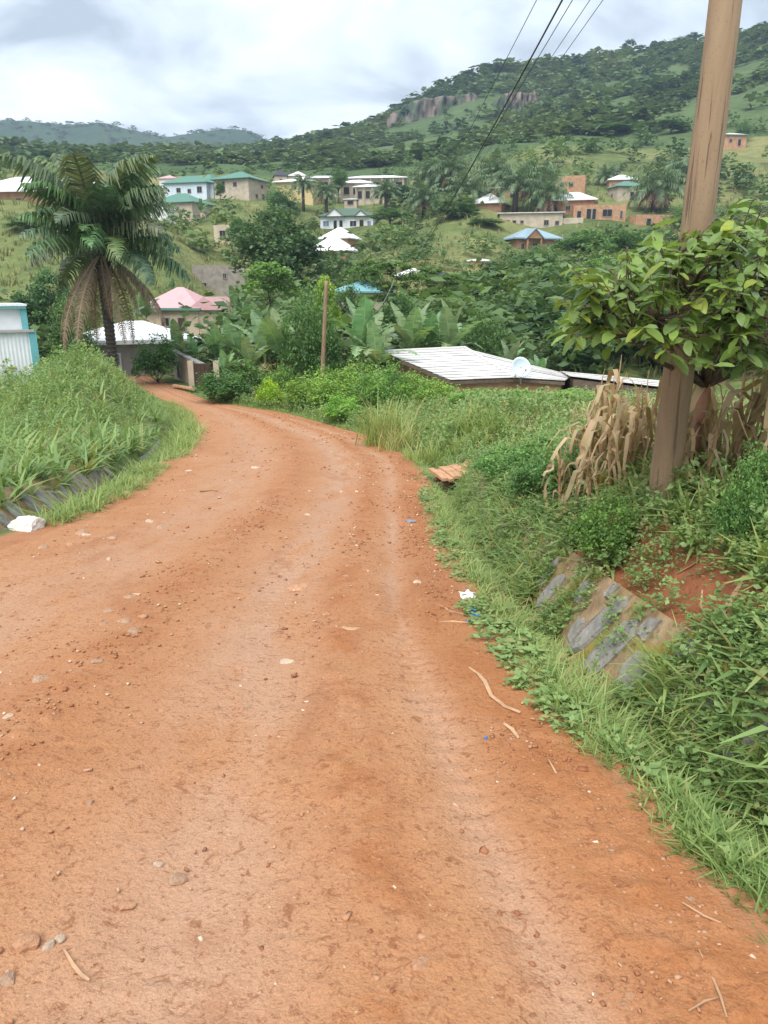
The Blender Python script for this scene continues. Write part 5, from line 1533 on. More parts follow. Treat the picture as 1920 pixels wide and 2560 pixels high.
# poles and cables
def pole(name, label, base, top, r0, r1, arms=()):
    o = thing(name, label, 'utility pole', base)
    d = top - base; n = 26; pts = []; rad = []
    r = random.Random(int(base.y * 10))
    for i in range(n + 1):
        t = i / n
        pts.append(d * t + Vector((r.uniform(-.004, .004), r.uniform(-.004, .004), -.4 if i == 0 else 0))); rad.append((r0 + (r1 - r0) * t) * r.uniform(.985, 1.02))
    MB().tube(pts, rad, 18).obj('shaft', M['pole_wood'], o, smooth=True)
    return o
pb = G(1668, 1262); pb = Vector((pb.x, 5.25, Hs(P(1668, 1250, 5.25).x, 5.25)))
ptop_ = Vector((pb.x + .10, 5.28, 5.6))
po = pole('utility_pole', 'thick tan wooden pole standing in the bank on the right', pb, ptop_, .106, .092)
for k, (zz, sx) in enumerate(((5.05, -.12), (4.35, -.12))):
    MB().box((.09 + sx, 0, zz - pb.z), (.14, .05, .05)).obj('bracket', M['wire_grey'], po)
    MB().tube([(.09 + sx - .07, 0, zz - pb.z - .06), (.09 + sx - .07, 0, zz - pb.z + .06)], .04, 8).obj('insulator', M['white_plastic'], po)
b2 = P(801, 920, 36); t2 = P(816, 702, 35.6)
b2.z = Hs(b2.x, b2.y)
pole('leaning_pole', 'slim wooden pole leaning right beside the round tree', b2, t2, .115, .085)
b3 = P(964, 740, 88); b3.z = Hs(b3.x, b3.y); t3 = P(966, 668, 88)
pole('distant_pole', 'distant wooden pole among the feathery trees where the cables end', b3, t3, .15, .12)
b4 = P(576, 840, 62); b4.z = Hs(b4.x, b4.y); t4 = P(573, 752, 62)
pole('thin_post', 'thin reddish post below the grey block building', b4, t4, .12, .10)
def cable(name, label, a, b, sag, rad, m, group=None):
    a, b = Vector(a), Vector(b)
    pts = []
    for i in range(33):
        t = i / 32; p = a.lerp(b, t); p.z -= sag * 4 * t * (1 - t); pts.append(p - a)
    o = MB().tube(pts, rad, 6).obj(name, m, None, a, smooth=True)
    tag(o, label, 'cable', group); o['kind'] = 'thing'
    return o
nearhi = Vector((ptop_.x - .12, 5.27, 5.02)); nearlo = Vector((ptop_.x - .14, 5.27, 4.32))
cable('power_cable', 'thick black cable running from the pole down across the hill', nearhi, P(972, 690, 88), 1.4, .011, M['cable'])
cable('power_cable', 'thin wire just left of the thick black cable', nearhi + Vector((-.16, .25, .06)), P(962, 676, 88), 0.8, .0045, M['cable'])
cable('power_cable', 'thin wire just right of the thick black cable', nearhi + Vector((.1, .2, -.12)), P(974, 684, 88), 1.0, .005, M['cable'])
cable('power_cable', 'left one of the pair of thin wires meeting the ridge', nearlo + Vector((-.02, 0, .05)), P(968, 680, 88.2), .9, .004, M['wire_grey'])
cable('power_cable', 'right one of the pair of thin wires meeting the ridge', nearlo + Vector((.05, 0, -.02)), P(970, 682, 88.2), .9, .004, M['wire_grey'])
cable('slack_wire', 'pale slack wire hanging from the top of the leaning pole', t2 + Vector((0, 0, -.25)), P(985, 700, 52), 1.9, .022, M['wire_grey'])

# plank footbridge over the right ditch
def footbridge():
    a = P(1104, 1226, 11.6); a.z = Hs(a.x, a.y); b = P(1222, 1202, 11.8)
    o = thing('footbridge', 'small footbridge of red-brown planks across the right ditch', 'footbridge', a)
    A = P(1104, 1226, 11.6) - a + Vector((0, 0, .14)); B = b - a + Vector((0, 0, .14))
    d = B - A; L = d.length; n = 9
    side = Vector((-d.y, d.x, 0)).normalized()
    if side.y < 0: side = -side
    for k in (.08, .40):
        q = side * k
        bm = MB().tube([A + q - Vector((0, 0, .07)), B + q - Vector((0, 0, .07))], .05, 6); bm.obj('beam', M['dry_wood'], o)
    r = random.Random(2)
    for i in range(n):
        t0 = (i + .04) / n; t1 = (i + .95) / n
        e = r.uniform(-.05, .05)
        p = [A + d * t0 + side * (-.06 + e), A + d * t1 + side * (-.06 + e * .5), A + d * t1 + side * (.68 + e), A + d * t0 + side * (.68 + e)]
        up = Vector((0, 0, r.uniform(0, .018)))
        c = sum(p, Vector()) / 4
        V = [x_ - c + up for x_ in p] + [x_ - c + up + Vector((0, 0, .045)) for x_ in p]
        MB().add(V, [(3, 2, 1, 0), (4, 5, 6, 7), (0, 1, 5, 4), (1, 2, 6, 5), (2, 3, 7, 6), (3, 0, 4, 7)]).obj('plank', M['plank_wood'], o, c)
footbridge()
def far_plank():
    a = G(430, 972); b = G(488, 983)
    o = MB().add([(0, 0, .12), ((b - a).x, (b - a).y, (b - a).z + .12), ((b - a).x, (b - a).y + .5, (b - a).z + .12), (0, .5, .12), (0, 0, .2), ((b - a).x, (b - a).y, (b - a).z + .2), ((b - a).x, (b - a).y + .5, (b - a).z + .2), (0, .5, .2)],
                 [(3, 2, 1, 0), (4, 5, 6, 7), (0, 1, 5, 4), (1, 2, 6, 5), (2, 3, 7, 6), (3, 0, 4, 7)]).obj('plank_bridge', M['plank_wood'], None, a)
    tag(o, 'plank laid over the ditch in front of the beige yard wall', 'plank'); o['kind'] = 'thing'
far_plank()

# stones, one by one
def rock_mesh(seed, flat=.6, sub=2):
    import bmesh
    r = np.random.default_rng(seed)
    bm = bmesh.new(); bmesh.ops.create_icosphere(bm, subdivisions=sub, radius=.5)
    d = r.normal(size=(7, 3)); d /= np.linalg.norm(d, axis=1)[:, None]; off = r.uniform(.28, .46, 7)
    for v in bm.verts:
        p = np.array(v.co)
        for k in range(7):
            e_ = p @ d[k] - off[k]
            if e_ > 0: p = p - d[k] * e_ * .92
        p = p * (1 + .05 * r.normal()); p[2] *= flat
        v.co = p
    me = bpy.data.meshes.new('stone'); bm.to_mesh(me); bm.free()
    return me
ROCK = {}
for mk in ('stone_white', 'stone_tan', 'stone_orange', 'stone_grey'):
    for q in range(4):
        me = rock_mesh(40 + q * 5, (.7, .5, .35, .55)[q]); me.materials.append(M[mk]); ROCK[mk, q] = me
def stone(px, py, wpx, mk, q, label, name='stone', hs=1.0):
    g = G(px, py); sz = wpx * g.y / FPX
    o = link(name, ROCK[mk, q], None, (g.x, g.y, g.z + sz * (.10 if hs < 1 else -.06)), (random.uniform(-.15, .15), random.uniform(-.15, .15), random.uniform(0, 6.28)), (sz, sz, sz * hs))
    tag(o, label, 'stone', 'loose stones on the road'); o['kind'] = 'thing'
    return o
plain('boulder_white', (.74, .69, .62), .85, .25, 5, .6, 14)
ROCK['boulder_white', 0] = rock_mesh(61, .62, 3); ROCK['boulder_white', 0].materials.append(M['boulder_white'])
stone(72, 1322, 96, 'boulder_white', 0, 'big white boulder on the left road edge below the ditch wall', 'boulder', .85)
for px, py, wp, mk, q, lb in [
    (200, 1335, 46, 'stone_tan', 1, 'flat tan stone right of the white boulder'), (245, 1228, 44, 'stone_orange', 1, 'orange stone heaped against the end of the left grass'),
    (262, 1246, 30, 'stone_white', 1, 'pale flat stone under the orange one at the grass end'), (315, 1232, 22, 'stone_white', 0, 'small white stone by the left verge, beyond the heap'),
    (375, 1304, 28, 'stone_white', 3, 'small pale stone in the left track, level with the white boulder'), (215, 1337, 30, 'stone_white', 2, 'pale chip beside the flat tan stone'),
    (105, 1370, 36, 'stone_tan', 1, 'tan stone in front of the white boulder'), (178, 1362, 30, 'stone_orange', 1, 'orange stone in front of the flat tan stone'),
    (282, 1345, 40, 'stone_tan', 2, 'thin tan slab left of the track, past the pale chip'), (405, 1322, 34, 'stone_tan', 1, 'tan stone beside the small pale stone in the track'),
    (325, 1495, 44, 'stone_tan', 2, 'upper flat slab in the cluster on the left of the road'), (272, 1530, 46, 'stone_tan', 2, 'greyish slab in the cluster on the left of the road'),
    (310, 1552, 44, 'stone_tan', 2, 'middle tan slab in the stone cluster'), (358, 1540, 34, 'stone_orange', 2, 'orange slab right of the stone cluster'),
    (332, 1578, 40, 'stone_tan', 1, 'lowest tan stone of the cluster'), (256, 1560, 30, 'stone_tan', 1, 'small tan stone at the left of the cluster'),
    (100, 1698, 70, 'stone_tan', 2, 'long flat pinkish slab sunk in the left of the road'), (240, 1655, 40, 'stone_tan', 2, 'thin slab below the stone cluster'),
    (745, 1471, 74, 'stone_orange', 2, 'long thin orange slab across the middle track'), (716, 1656, 50, 'stone_white', 2, 'pale slab with grey edge in the middle of the road'),
    (604, 1674, 46, 'stone_orange', 2, 'dark edged orange slab left of the pale slab'), (770, 1288, 20, 'stone_white', 1, 'tiny white chip in the middle of the far road'),
    (815, 1538, 26, 'stone_orange', 0, 'round orange stone right of the middle track'), (1040, 1456, 32, 'stone_white', 1, 'pale oval stone near the right grass edge'),
    (980, 2100, 36, 'stone_tan', 3, 'angular tan stone in the clod patch in the lower middle'), (1055, 2425, 96, 'stone_orange', 1, 'large orange stone bedded in the lower right road'),
    (442, 2200, 62, 'stone_tan', 1, 'broad tan stone in the lower left road'), (226, 2010, 26, 'stone_tan', 0, 'round tan pebble at the left of the lower road'),
    (318, 2265, 60, 'stone_orange', 2, 'flat orange slab below the broad tan stone'), (395, 2160, 30, 'stone_white', 3, 'pale stone just above the broad tan stone'),
    (66, 2360, 90, 'stone_orange', 0, 'rough orange lump at the lower left'), (120, 2362, 44, 'stone_white', 3, 'pale broken stone right of the rough orange lump'),
    (150, 2350, 36, 'stone_white', 0, 'second pale broken stone right of the orange lump'), (1728, 2250, 28, 'stone_tan', 0, 'round tan stone near the right grass'),
    (1575, 2492, 36, 'stone_orange', 0, 'orange stone at the lower right'), (1560, 2510, 26, 'stone_tan', 3, 'tan stone touching the orange one at the lower right'),
    (1845, 2440, 36, 'stone_white', 3, 'pale grey stone at the far lower right'), (1862, 2426, 26, 'stone_orange', 0, 'small orange stone behind the pale grey one'),
    (1600, 2370, 30, 'stone_tan', 1, 'tan stone on the right loose track'), (1635, 2378, 26, 'stone_orange', 1, 'orange stone beside the tan one on the right track'),
    (1910, 2500, 70, 'stone_white', 2, 'long pale stone at the bottom right edge'), (1335, 2400, 34, 'stone_white', 2, 'pale chip right of the lower middle'),
    (605, 2555, 60, 'stone_orange', 1, 'orange stone cut by the bottom edge'), (20, 2450, 70, 'stone_tan', 2, 'flat tan slab at the lower left corner'),
    (1270, 2115, 30, 'stone_tan', 2, 'pale flake on the greyish track'), (20, 1790, 40, 'stone_white', 2, 'pale flake at the left edge of the road'),
    (408, 1775, 44, 'stone_orange', 2, 'faint orange slab in the left half of the road'), (620, 1770, 40, 'stone_tan', 2, 'tan flake in the middle of the road'),
    (470, 1178, 24, 'stone_white', 2, 'white flake on the road just before the bend'), (640, 1170, 30, 'stone_white', 2, 'pale splinter of stone near the bend middle'),
    (865, 1440, 22, 'stone_tan', 1, 'small tan stone in the right wheel track'), (1150, 1790, 18, 'stone_white', 1, 'tiny pale stone by the long husk')]:
    stone(px, py, wp, mk, q, lb)

# litter
def ribbon(name, pts, wd, m, label, cat='litter', group='litter along the right verge'):
    g = [G(*p) for p in pts]; o0 = g[0]
    vs, fs = [], []
    r = random.Random(int(pts[0][0]))
    for i, p in enumerate(g):
        d = (g[min(i + 1, len(g) - 1)] - g[max(i - 1, 0)]); d.z = 0; d.normalize()
        n_ = Vector((-d.y, d.x, 0)) * wd * (.5 if 0 < i < len(g) - 1 else .25)
        h = Vector((0, 0, .004 + .012 * r.random()))
        tw = Vector((0, 0, wd * r.uniform(-.3, .3)))
        vs += [tuple(p - o0 + n_ + h + tw), tuple(p - o0 - n_ + h - tw * .2), tuple(p - o0 - n_ + h - Vector((0, 0, .004))), tuple(p - o0 + n_ + h - Vector((0, 0, .004)) + tw)]
        if i:
            a = 4 * (i - 1)
            for k in range(4): fs.append((a + k, a + (k + 1) % 4, a + 4 + (k + 1) % 4, a + 4 + k))
    o = MB().add(vs, fs).obj(name, m, None, o0)
    tag(o, label, cat, group); o['kind'] = 'thing'
ribbon('dry_husk', [(1172, 1672), (1195, 1690), (1212, 1712), (1228, 1745), (1262, 1768), (1300, 1785)], .020, M['husk'], 'long dry husk lying along the right grass edge')
ribbon('dry_husk', [(1095, 1512), (1125, 1530), (1165, 1540), (1205, 1538), (1250, 1532)], .016, M['husk'], 'dry stalk pointing into the grass at the blue scraps')
ribbon('dry_husk', [(1098, 1558), (1130, 1556), (1170, 1562)], .014, M['husk'], 'short dry stalk just below the blue scraps')
ribbon('dry_husk', [(1202, 1512), (1208, 1530), (1212, 1540)], .04, M['husk'], 'stub of husk standing beside the blue scraps')
ribbon('dry_husk', [(1258, 1812), (1280, 1830), (1296, 1850)], .018, M['husk'], 'brown curled husk below the long one')
ribbon('twig', [(1745, 2385), (1775, 2440), (1800, 2500), (1815, 2556)], .006, M['husk'], 'long thin twig at the lower right', 'twig', None)
ribbon('twig', [(1720, 2535), (1760, 2515), (1795, 2500)], .005, M['husk'], 'side twig crossing the long one at the lower right', 'twig', None)
ribbon('twig', [(500, 1232), (530, 1228), (545, 1230)], .05, M['dry_wood'], 'dark stick on the road near the left verge', 'twig', None)
ribbon('twig', [(1705, 2265), (1760, 2300), (1830, 2330)], .005, M['husk'], 'straw along the lower right grass edge', 'twig', None)
ribbon('twig', [(1370, 1905), (1395, 1945), (1425, 1998)], .010, M['husk'], 'thin straw lying on the right edge of the road', 'twig', None)
ribbon('twig', [(855, 1575), (880, 1578), (900, 1572)], .05, M['husk'], 'pale splinter of bark in the right track', 'twig', None)
ribbon('dry_husk', [(160, 2378), (185, 2420), (205, 2450), (225, 2462)], .010, M['husk'], 'pale strip of husk at the lower left', 'litter', None)
ribbon('dry_husk', [(325, 1485), (350, 1490)], .04, M['husk'], 'short pale strip above the stone cluster', 'litter', None)
def scrap(px, py, wpx, m, label, seed):
    g = G(px, py); sz = wpx * g.y / FPX
    r = np.random.default_rng(seed); n = 5
    V = np.array([(i / (n - 1) - .5, j / (n - 1) - .5, 0) for j in range(n) for i in range(n)]) + r.normal(size=(n * n, 3)) * np.array([.07, .07, .13])
    V[:, 2] = np.abs(V[:, 2]) + .06
    Fq = [(j * n + i, j * n + i + 1, (j + 1) * n + i + 1, (j + 1) * n + i) for j in range(n - 1) for i in range(n - 1)]
    o = MB().add([tuple(v * sz) for v in V], Fq).obj('plastic_scrap', m, None, g)
    md = o.modifiers.new('thick', 'SOLIDIFY'); md.thickness = .004
    tag(o, label, 'litter', 'litter along the right verge'); o['kind'] = 'thing'
scrap(1186, 1538, 40, M['blue_plastic'], 'crumpled blue plastic scrap in the right verge', 1)
scrap(1174, 1556, 22, M['blue_plastic'], 'smaller blue plastic bit below the blue scrap', 2)
scrap(1170, 1492, 40, M['white_plastic'], 'crumpled white wrapper at the right grass edge', 3)
scrap(1027, 1306, 24, M['grey_tin'], 'grey crushed tin by the right grass edge', 4)
scrap(1215, 1848, 10, M['blue_plastic'], 'tiny blue crumb on the right of the road', 5)

# small grit
def grit():
    r = np.random.default_rng(12)
    n = 2600
    y = np.exp(r.uniform(math.log(1.9), math.log(30), n)) - .6
    lat = np.clip(np.where(r.random(n) < .55, r.uniform(0, 1, n), r.choice([.96, .80, .50, .97], n) + r.normal(size=n) * .05), -.02, 1.04)
    x = roadL(y) + (roadR(y) - roadL(y)) * lat
    k = in_view(x, y)
    x, y = x[k], y[k]; n = len(x)
    cube = np.array([(i, j, k_) for i in (-.5, .5) for j in (-.5, .5) for k_ in (-.5, .5)]) * np.array([1.15, .8, .42])
    fq = np.array([(0, 1, 3, 2), (4, 6, 7, 5), (0, 4, 5, 1), (2, 3, 7, 6), (0, 2, 6, 4), (1, 5, 7, 3)])
    parts = []
    pick = r.integers(0, 6, n)
    for i in range(6):
        q = pick == i
        tv = cube * (1 + .35 * r.normal(size=cube.shape)) * .9
        sz = r.uniform(.004, .013, q.sum()) * (1 + y[q] / 9) * np.where(r.random(q.sum()) < .05, 1.9, 1)
        mm = randrot(q.sum(), r, .5) * sz[:, None, None]
        parts.append(scatter(tv, fq, np.stack([x[q], y[q], H(x[q], y[q]) + sz * .22], -1), mm, r.random(q.sum()) ** 1.3))
    m, nn, b = mat('grit'); t = attr(nn, 'tone').outputs['Fac']
    nn.links.new(ramp(nn, t, [(0, (.27, .10, .045)), (.45, (.40, .18, .09)), (.8, (.50, .31, .20)), (1, (.68, .54, .40))]), b.inputs['Base Color']); b.inputs['Roughness'].default_value = .9
    stuff('road_gravel', parts, m)
grit()

# dry maize
def corn_leaf(seed):
    r = random.Random(seed); V, Fq, T = [], [], []
    L = r.uniform(.22, .52); out_ = r.uniform(.08, .22); n = 8; tw = r.uniform(-1.2, 1.2)
    for i in range(n + 1):
        t = i / n
        x_ = out_ * math.sin(min(1, t * 2.2) * 1.57) + .05 * t * r.uniform(-.5, .8); z_ = .12 * math.sin(min(1, t * 2.2) * 3.14) - L * max(0, t - .12)
        w_ = .026 * (1 - t * .75) * r.uniform(.7, 1.3) + .004
        a = tw * t
        V += [(x_ - w_ * math.sin(a), -w_ * math.cos(a), z_), (x_ + w_ * math.sin(a), w_ * math.cos(a), z_)]
        if i:
            Fq.append((2 * i - 2, 2 * i - 1, 2 * i + 1, 2 * i)); T.append(r.uniform(.2, 1))
    return np.array(V), np.array(Fq), np.array(T)
CORN = [big_mesh('leaf', *corn_leaf(500 + i), M['dry_corn']) for i in range(7)]
def maize(x, y, h, label, seed, n=10):
    r = random.Random(seed)
    z = Hs(x, y)
    o = thing('maize_stalk', label, 'maize stalk', (x, y, z), r.uniform(0, 6), 'dry maize stalks')
    h = h * r.uniform(.72, 1.15)
    lean = Vector((r.uniform(-.26, .26), r.uniform(-.2, .2), 1)) * h
    MB().tube([(0, 0, -.05), lean * .5 + Vector((.01, .01, 0)), lean], [.018, .015, .010], 6).obj('stem', M['dry_stem'], o)
    MB().tube([lean * .97, lean * 1.0 + Vector((.01, 0, .12)), lean + Vector((.03, .01, .2))], [.007, .005, .002], 5).obj('tassel', M['dry_stem'], o)
    for i in range(n):
        t = .22 + .76 * (i + .5) / n
        q = r.uniform(.8, 1.25) * (h / .8) ** .5 * min(1, .45 + t)
        l = link('leaf', r.choice(CORN), o, lean * t, (r.uniform(-.25, .25), r.uniform(-.3, .2), i * 2.2 + r.uniform(-.5, .5)), (q * 1.2, q * r.uniform(.5, 1.15), q * 1.1))
        c = r.uniform(.5, 1.1); l.color = (c * r.uniform(.95, 1.08), c, c * .95, 1)
LM = [(1412, 6.5, .6), (1458, 6.7, .74), (1520, 6.6, .8), (1565, 6.1, .7), (1425, 6.9, .62), (1445, 6.4, .70), (1468, 7.0, .66), (1490, 6.5, .72), (1510, 6.9, .74), (1530, 6.3, .66), (1552, 6.8, .72), (1575, 6.4, .70), (1598, 6.9, .80), (1615, 6.2, .66), (1635, 6.7, .66), (1535, 6.0, .62), (1480, 6.1, .60), (1650, 6.1, .62)]
RM = [(1712, 6.1, .80), (1738, 5.7, .86), (1765, 6.2, .9), (1782, 5.6, .86), (1805, 5.9, .94), (1826, 5.5, .95), (1850, 6.0, .9), (1872, 5.4, .86), (1895, 5.8, .92), (1915, 5.2, .84), (1940, 5.6, .9), (1760, 5.3, .8), (1700, 5.55, .7), (1960, 6.1, .9)]
ORD = ['first', 'second', 'third', 'fourth', 'fifth', 'sixth', 'seventh', 'eighth', 'ninth', 'tenth', 'eleventh', 'twelfth', 'thirteenth', 'fourteenth', 'fifteenth', 'sixteenth', 'seventeenth', 'eighteenth']
for rowi, (L_, side) in enumerate(((sorted(LM), 'left of the thick pole'), (sorted(RM), 'right of the thick pole'))):
    for i, (px, D, h) in enumerate(L_):
        s, t = st(px, 1150)
        maize(s * D, D, h, 'dry maize stalk %s, %s from the left in its row' % (side, ORD[i]), 700 + rowi * 50 + i)

# leafy fruit tree beside the pole
def gleaf(seed):
    r = random.Random(seed); V, Fq, T = [], [], []
    n = 6; L, W = 1.0, .46; droop = r.uniform(.1, .45); fold = r.uniform(.10, .28)
    for i in range(n + 1):
        t = i / n
        w_ = W * .5 * (math.sin(math.pi * (t * .94 + .03)) ** .7)
        z_ = -droop * t * t
        wave = .02 * math.sin(i * 2.3)
        V += [(t * L, -w_, z_ + fold * w_ + wave), (t * L, 0, z_), (t * L, w_, z_ + fold * w_ - wave)]
        if i:
            a = 3 * (i - 1); tt = .5 + r.uniform(-.05, .05)
            Fq += [(a, a + 1, a + 4, a + 3), (a + 1, a + 2, a + 5, a + 4)]; T += [tt, tt + .03]
    return np.array(V), np.array(Fq), np.array(T)
def inpoly(x, y, poly):
    c = False; n = len(poly)
    for i in range(n):
        x1, y1 = poly[i]; x2, y2 = poly[(i + 1) % n]
        if (y1 > y) != (y2 > y) and x < (x2 - x1) * (y - y1) / (y2 - y1) + x1: c = not c
    return c
def fruit_tree():
    GL = [gleaf(800 + i) for i in range(5)]
    GM = [big_mesh('leaf', *g, M['guava_leaf'], True) for g in GL]
    poly = [(1400, 845), (1375, 830), (1420, 790), (1380, 770), (1395, 745), (1450, 735), (1405, 660), (1440, 640), (1500, 665), (1545, 640), (1570, 600), (1610, 610), (1640, 560), (1700, 555), (1740, 520), (1810, 520), (1850, 495), (2000, 480), (2240, 560), (2300, 800), (2100, 950), (1930, 985), (1880, 960), (1830, 900), (1780, 930), (1700, 895), (1650, 900), (1600, 860), (1540, 850), (1490, 825)]
    base = P(1712, 1175, 5.75); base.z = Hs(base.x, base.y)
    o = thing('fruit_tree', 'leafy broad-leaved fruit tree spreading in front of the thick pole', 'tree', base)
    fork = P(1765, 955, 5.55) - base
    tr = MB(); tr.tube([(0, 0, -.1), fork * .5 + Vector((.01, 0, 0)), fork], [.055, .046, .036], 9)
    tr.obj('trunk', M['red_bark'], o, smooth=True)
    r = random.Random(31)
    tips = []
    tries = 0
    while len(tips) < 460 and tries < 40000:
        tries += 1
        px, py = r.uniform(1380, 2320), r.uniform(480, 960)
        if px > 1960 and r.random() < .6: continue
        if float(fbm(np.array([px / 80.0]), np.array([py / 60.0]), 55, 2)[0]) < .27: continue
        if not inpoly(px, py, poly): continue
        D = r.uniform(4.2, 5.6) if px < 1900 else r.uniform(4.4, 6.2)
        p = P(px, py, D)
        if any((p - q).length < .05 for q, _ in tips): continue
        tips.append((p, px))
    br = MB()
    mains = [P(1560, 690, 4.8), P(1500, 780, 4.6), P(1690, 640, 4.7), P(1800, 590, 5.0), P(1930, 620, 5.2), P(2080, 700, 5.4), P(1850, 760, 4.6), P(1640, 800, 4.5), P(2000, 820, 5.6)]
    mains = [m_ - base for m_ in mains]
    for m_ in mains:
        mid = fork.lerp(m_, .5) + Vector((r.uniform(-.06, .06), r.uniform(-.06, .06), -.07))
        br.tube([fork - Vector((0, 0, .03)), mid, m_], [.024, .016, .009], 7)
    recs = []
    for p, px in tips:
        q = p - base
        m_ = min(mains, key=lambda a: (a - q).length)
        s0 = fork.lerp(m_, .72) if (m_ - q).length > .35 else m_
        mid = s0.lerp(q, .55) + Vector((r.uniform(-.03, .03), r.uniform(-.03, .03), -.03))
        br.tube([s0, mid, q], [.008, .0055, .003], 5)
        d = (q - mid).normalized(); az = math.atan2(d.y, d.x)
        for i in range(r.choice((5, 6, 6, 7))):
            t = r.uniform(-.28, 0.02)
            pos = q + d * t
            recs.append((px > 1950, pos, (r.uniform(-.55, .55), r.uniform(-.35, .65), az + (i % 2 * 2 - 1) * r.uniform(.3, 1.5) + r.uniform(-.2, .2)), r.uniform(.065, .150), r.random()))
    br.obj('branches', M['bark'], o, smooth=True)
    r.shuffle(recs)
    recs.sort(key=lambda a: (a[0], a[1].y))
    rest = []
    for i, (off, pos, rot, L, tn) in enumerate(recs):
        if i < 300:
            l = link('leaf', r.choice(GM), o, pos, rot, (L, L, L))
            k = r.uniform(.72, 1.2); yl = 1.0 if tn < .88 else 1.7
            l.color = (k * yl, k * (1.0 if yl == 1 else 1.35), k * (1.05 if tn < .5 else .8), 1)
        else:
            v, f, t = r.choice(GL)
            mm = np.array(Euler(rot).to_matrix()) * L
            rest.append((v @ mm.T + np.array(pos), f, np.clip(t + r.uniform(-.35, .3), 0, 1)))
    v, f, t = join(rest)
    s_ = link('foliage', big_mesh('foliage', v, f, t, M['guava_leaf'], True), o); s_['kind'] = 'stuff'
fruit_tree()

# leafy bushes on the right bank, tussocks by the bend
for px, pt, wp, D, lb, tint in [
    (1250, 1190, 130, 9.4, 'bluish-green bush just right of the footbridge', (1.8, 2.0, 1.7)),
    (1350, 1175, 170, 8.0, 'dark leafy bush on the bank left of the maize', (1.5, 1.7, 1.4)),
    (1400, 1250, 140, 7.0, 'dark broad-leaved bush at the top of the stone lining', (1.4, 1.65, 1.35)),
    (1330, 1290, 130, 7.4, 'low dark bush in the ditch above the verge grass', (1.15, 1.35, 1.2)),
    (1500, 1478, 170, 5.0, 'creeping green plant hanging over the grey ditch stones', (1.55, 1.65, 1.1)),
    (1870, 1560, 160, 4.2, 'leafy plant at the right edge above the ditch', (1.3, 1.45, 1.15)),
    (1800, 1620, 120, 4.0, 'small leafy plant under the dry stalks of the bank', (1.2, 1.4, 1.05))]:
    tree('bank_bush', 'bush', px, pt, wp, D, lb, tint, 'bush')
def tussock(px, D, h, label, n, tones, seed, mname='grass_leaf'):
    s, t = st(px, 1050); x_ = s * D; z = Hs(x_, D)
    r = random.Random(seed); parts = []
    for i in range(n):
        v, f, tt = tuft(seed * 100 + i, 10, h * r.uniform(.7, 1.1), .022 * (D / 14), h * .35, 1.1, .55)
        a = r.uniform(0, 6.28); d = h * .3 * math.sqrt(r.random())
        parts.append((v + np.array([d * math.cos(a), d * math.sin(a), -.02]), f, np.clip(tt + r.uniform(*tones), 0, 1)))
    v, f, t_ = join(parts)
    o = link('grass_tussock', big_mesh('grass_tussock', v, f, t_, M[mname]), None, (x_, D, z))
    tag(o, label, 'grass tussock'); o['kind'] = 'thing'
tussock(965, 19.5, 1.55, 'tall seeding grass clump with brown base at the bend', 34, (.3, .95), 5)
tussock(1075, 15.5, .95, 'bright green arching grass clump beside the bend', 26, (.55, .8), 6)
tussock(1000, 18.0, 1.0, 'dry brownish grass clump at the foot of the tall one', 16, (.8, 1.0), 7)
tussock(1180, 15.2, .7, 'grass clump above the footbridge', 18, (.4, .75), 8)
# dead stalks lying on the red bank
for i, (a, b, c, lb) in enumerate([((1870, 1440), (1830, 1500), (1790, 1560), 'long dead stalk lying down the red bank'), ((1900, 1425), (1860, 1465), (1815, 1510), 'second dead stalk behind the long one on the red bank'),
        ((1640, 1555), (1700, 1570), (1760, 1600), 'thin root across the red bank above the stones'), ((1755, 1480), (1752, 1520), (1760, 1545), 'short forked twig stuck in the red bank'),
        ((1690, 1440), (1730, 1420), (1770, 1390), 'dry straw at the top of the red bank')]):
    ribbon('dead_stalk', [a, b, c], (.03, .022, .010, .014, .016)[i], M['husk'], lb, 'stalk', None)

x, y, u = near_pts(900, 2.0, 9, r6, 1, .5, 1.35, 1.0)
k = (r6.random(len(x)) > bare_r(u, y)) | (fbm(x * 6, y * 6, 106, 2) > .60)
plant('bank_creepers', x[k], y[k], r6.uniform(.10, .24, k.sum()), W_MANY, M['weed_leaf'], 413, r6.uniform(.15, .75, k.sum()), .15, 1.3)

x, y, u = near_pts(1500, 1.9, 13, r6, 1, .46, 1.06, 1.0)
k = (y < 3.45) | ((y > 4.75) & (y < 4.98)) | (y > 5.42)
plant('lining_weeds', x[k], y[k], r6.uniform(.12, .28, k.sum()), W_MANY + T_WIDE[:3], M['weed_leaf'], 415, r6.uniform(.15, .8, k.sum()), .15, 1.25)

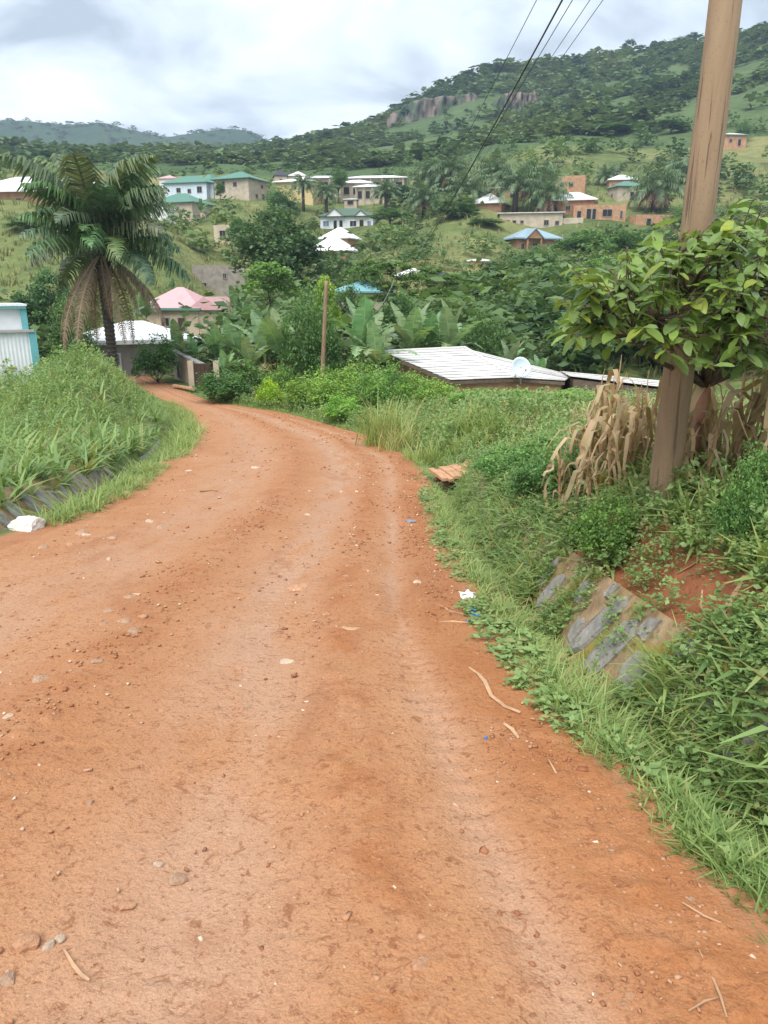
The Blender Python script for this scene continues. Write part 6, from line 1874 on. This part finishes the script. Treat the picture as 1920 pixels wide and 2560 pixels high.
# crumbs of loose red soil in the unbeaten strips of the road
def crumbs():
    r = np.random.default_rng(15); n = 7500
    y = np.exp(r.uniform(math.log(2.0), math.log(14), n)) - .5
    lat = np.clip(r.choice([.965, .80, .50, .99, .95], n) + r.normal(size=n) * np.where(r.random(n) < .25, .10, .028), .02, 1.03)
    x = roadL(y) + (roadR(y) - roadL(y)) * lat
    k = in_view(x, y) & (fbm(x * 2.1, y * 1.1, 119, 3) > .45)
    x, y = x[k], y[k]
    cube = np.array([(i, j, k_) for i in (-.5, .5) for j in (-.5, .5) for k_ in (-.5, .5)]) * np.array([1, .85, .6])
    fq = np.array([(0, 1, 3, 2), (4, 6, 7, 5), (0, 4, 5, 1), (2, 3, 7, 6), (0, 2, 6, 4), (1, 5, 7, 3)])
    parts = []; pick = r.integers(0, 6, len(x))
    for i in range(6):
        q = pick == i; m_n = q.sum()
        tv = cube * (1 + .3 * r.normal(size=cube.shape)) * .9
        sz = (.0035 + .012 * r.random(m_n) ** 3) * (1 + y[q] / 16)
        parts.append(scatter(tv, fq, np.stack([x[q], y[q], H(x[q], y[q]) + sz * .2], -1), randrot(m_n, r, .6) * sz[:, None, None], r.random(m_n)))
    m, nn, b = mat('soil_crumb'); t = attr(nn, 'tone').outputs['Fac']
    nn.links.new(ramp(nn, t, [(0, (.26, .10, .042)), (.6, (.37, .17, .083)), (1, (.43, .235, .135))]), b.inputs['Base Color']); b.inputs['Roughness'].default_value = .95
    stuff('soil_crumbs', parts, m)
crumbs()

# ------------------------------------------------------------------ hazy air over the valley
def haze():
    m = bpy.data.materials.new('haze'); m.use_nodes = True
    n = m.node_tree; n.nodes.clear()
    o_ = N(n, 'ShaderNodeOutputMaterial'); v = N(n, 'ShaderNodeVolumePrincipled')
    v.inputs['Color'].default_value = (.56, .72, .95, 1)
    v.inputs['Density'].default_value = .00027
    v.inputs['Anisotropy'].default_value = 0.0
    n.links.new(v.outputs[0], o_.inputs['Volume'])
    z0, z1 = LOWEST - 1.0, 312.0
    b = MB().box((0, 1700, (z0 + z1) / 2), (6400, 4200, z1 - z0))
    o = b.obj('haze', m); o['kind'] = 'stuff'
haze()
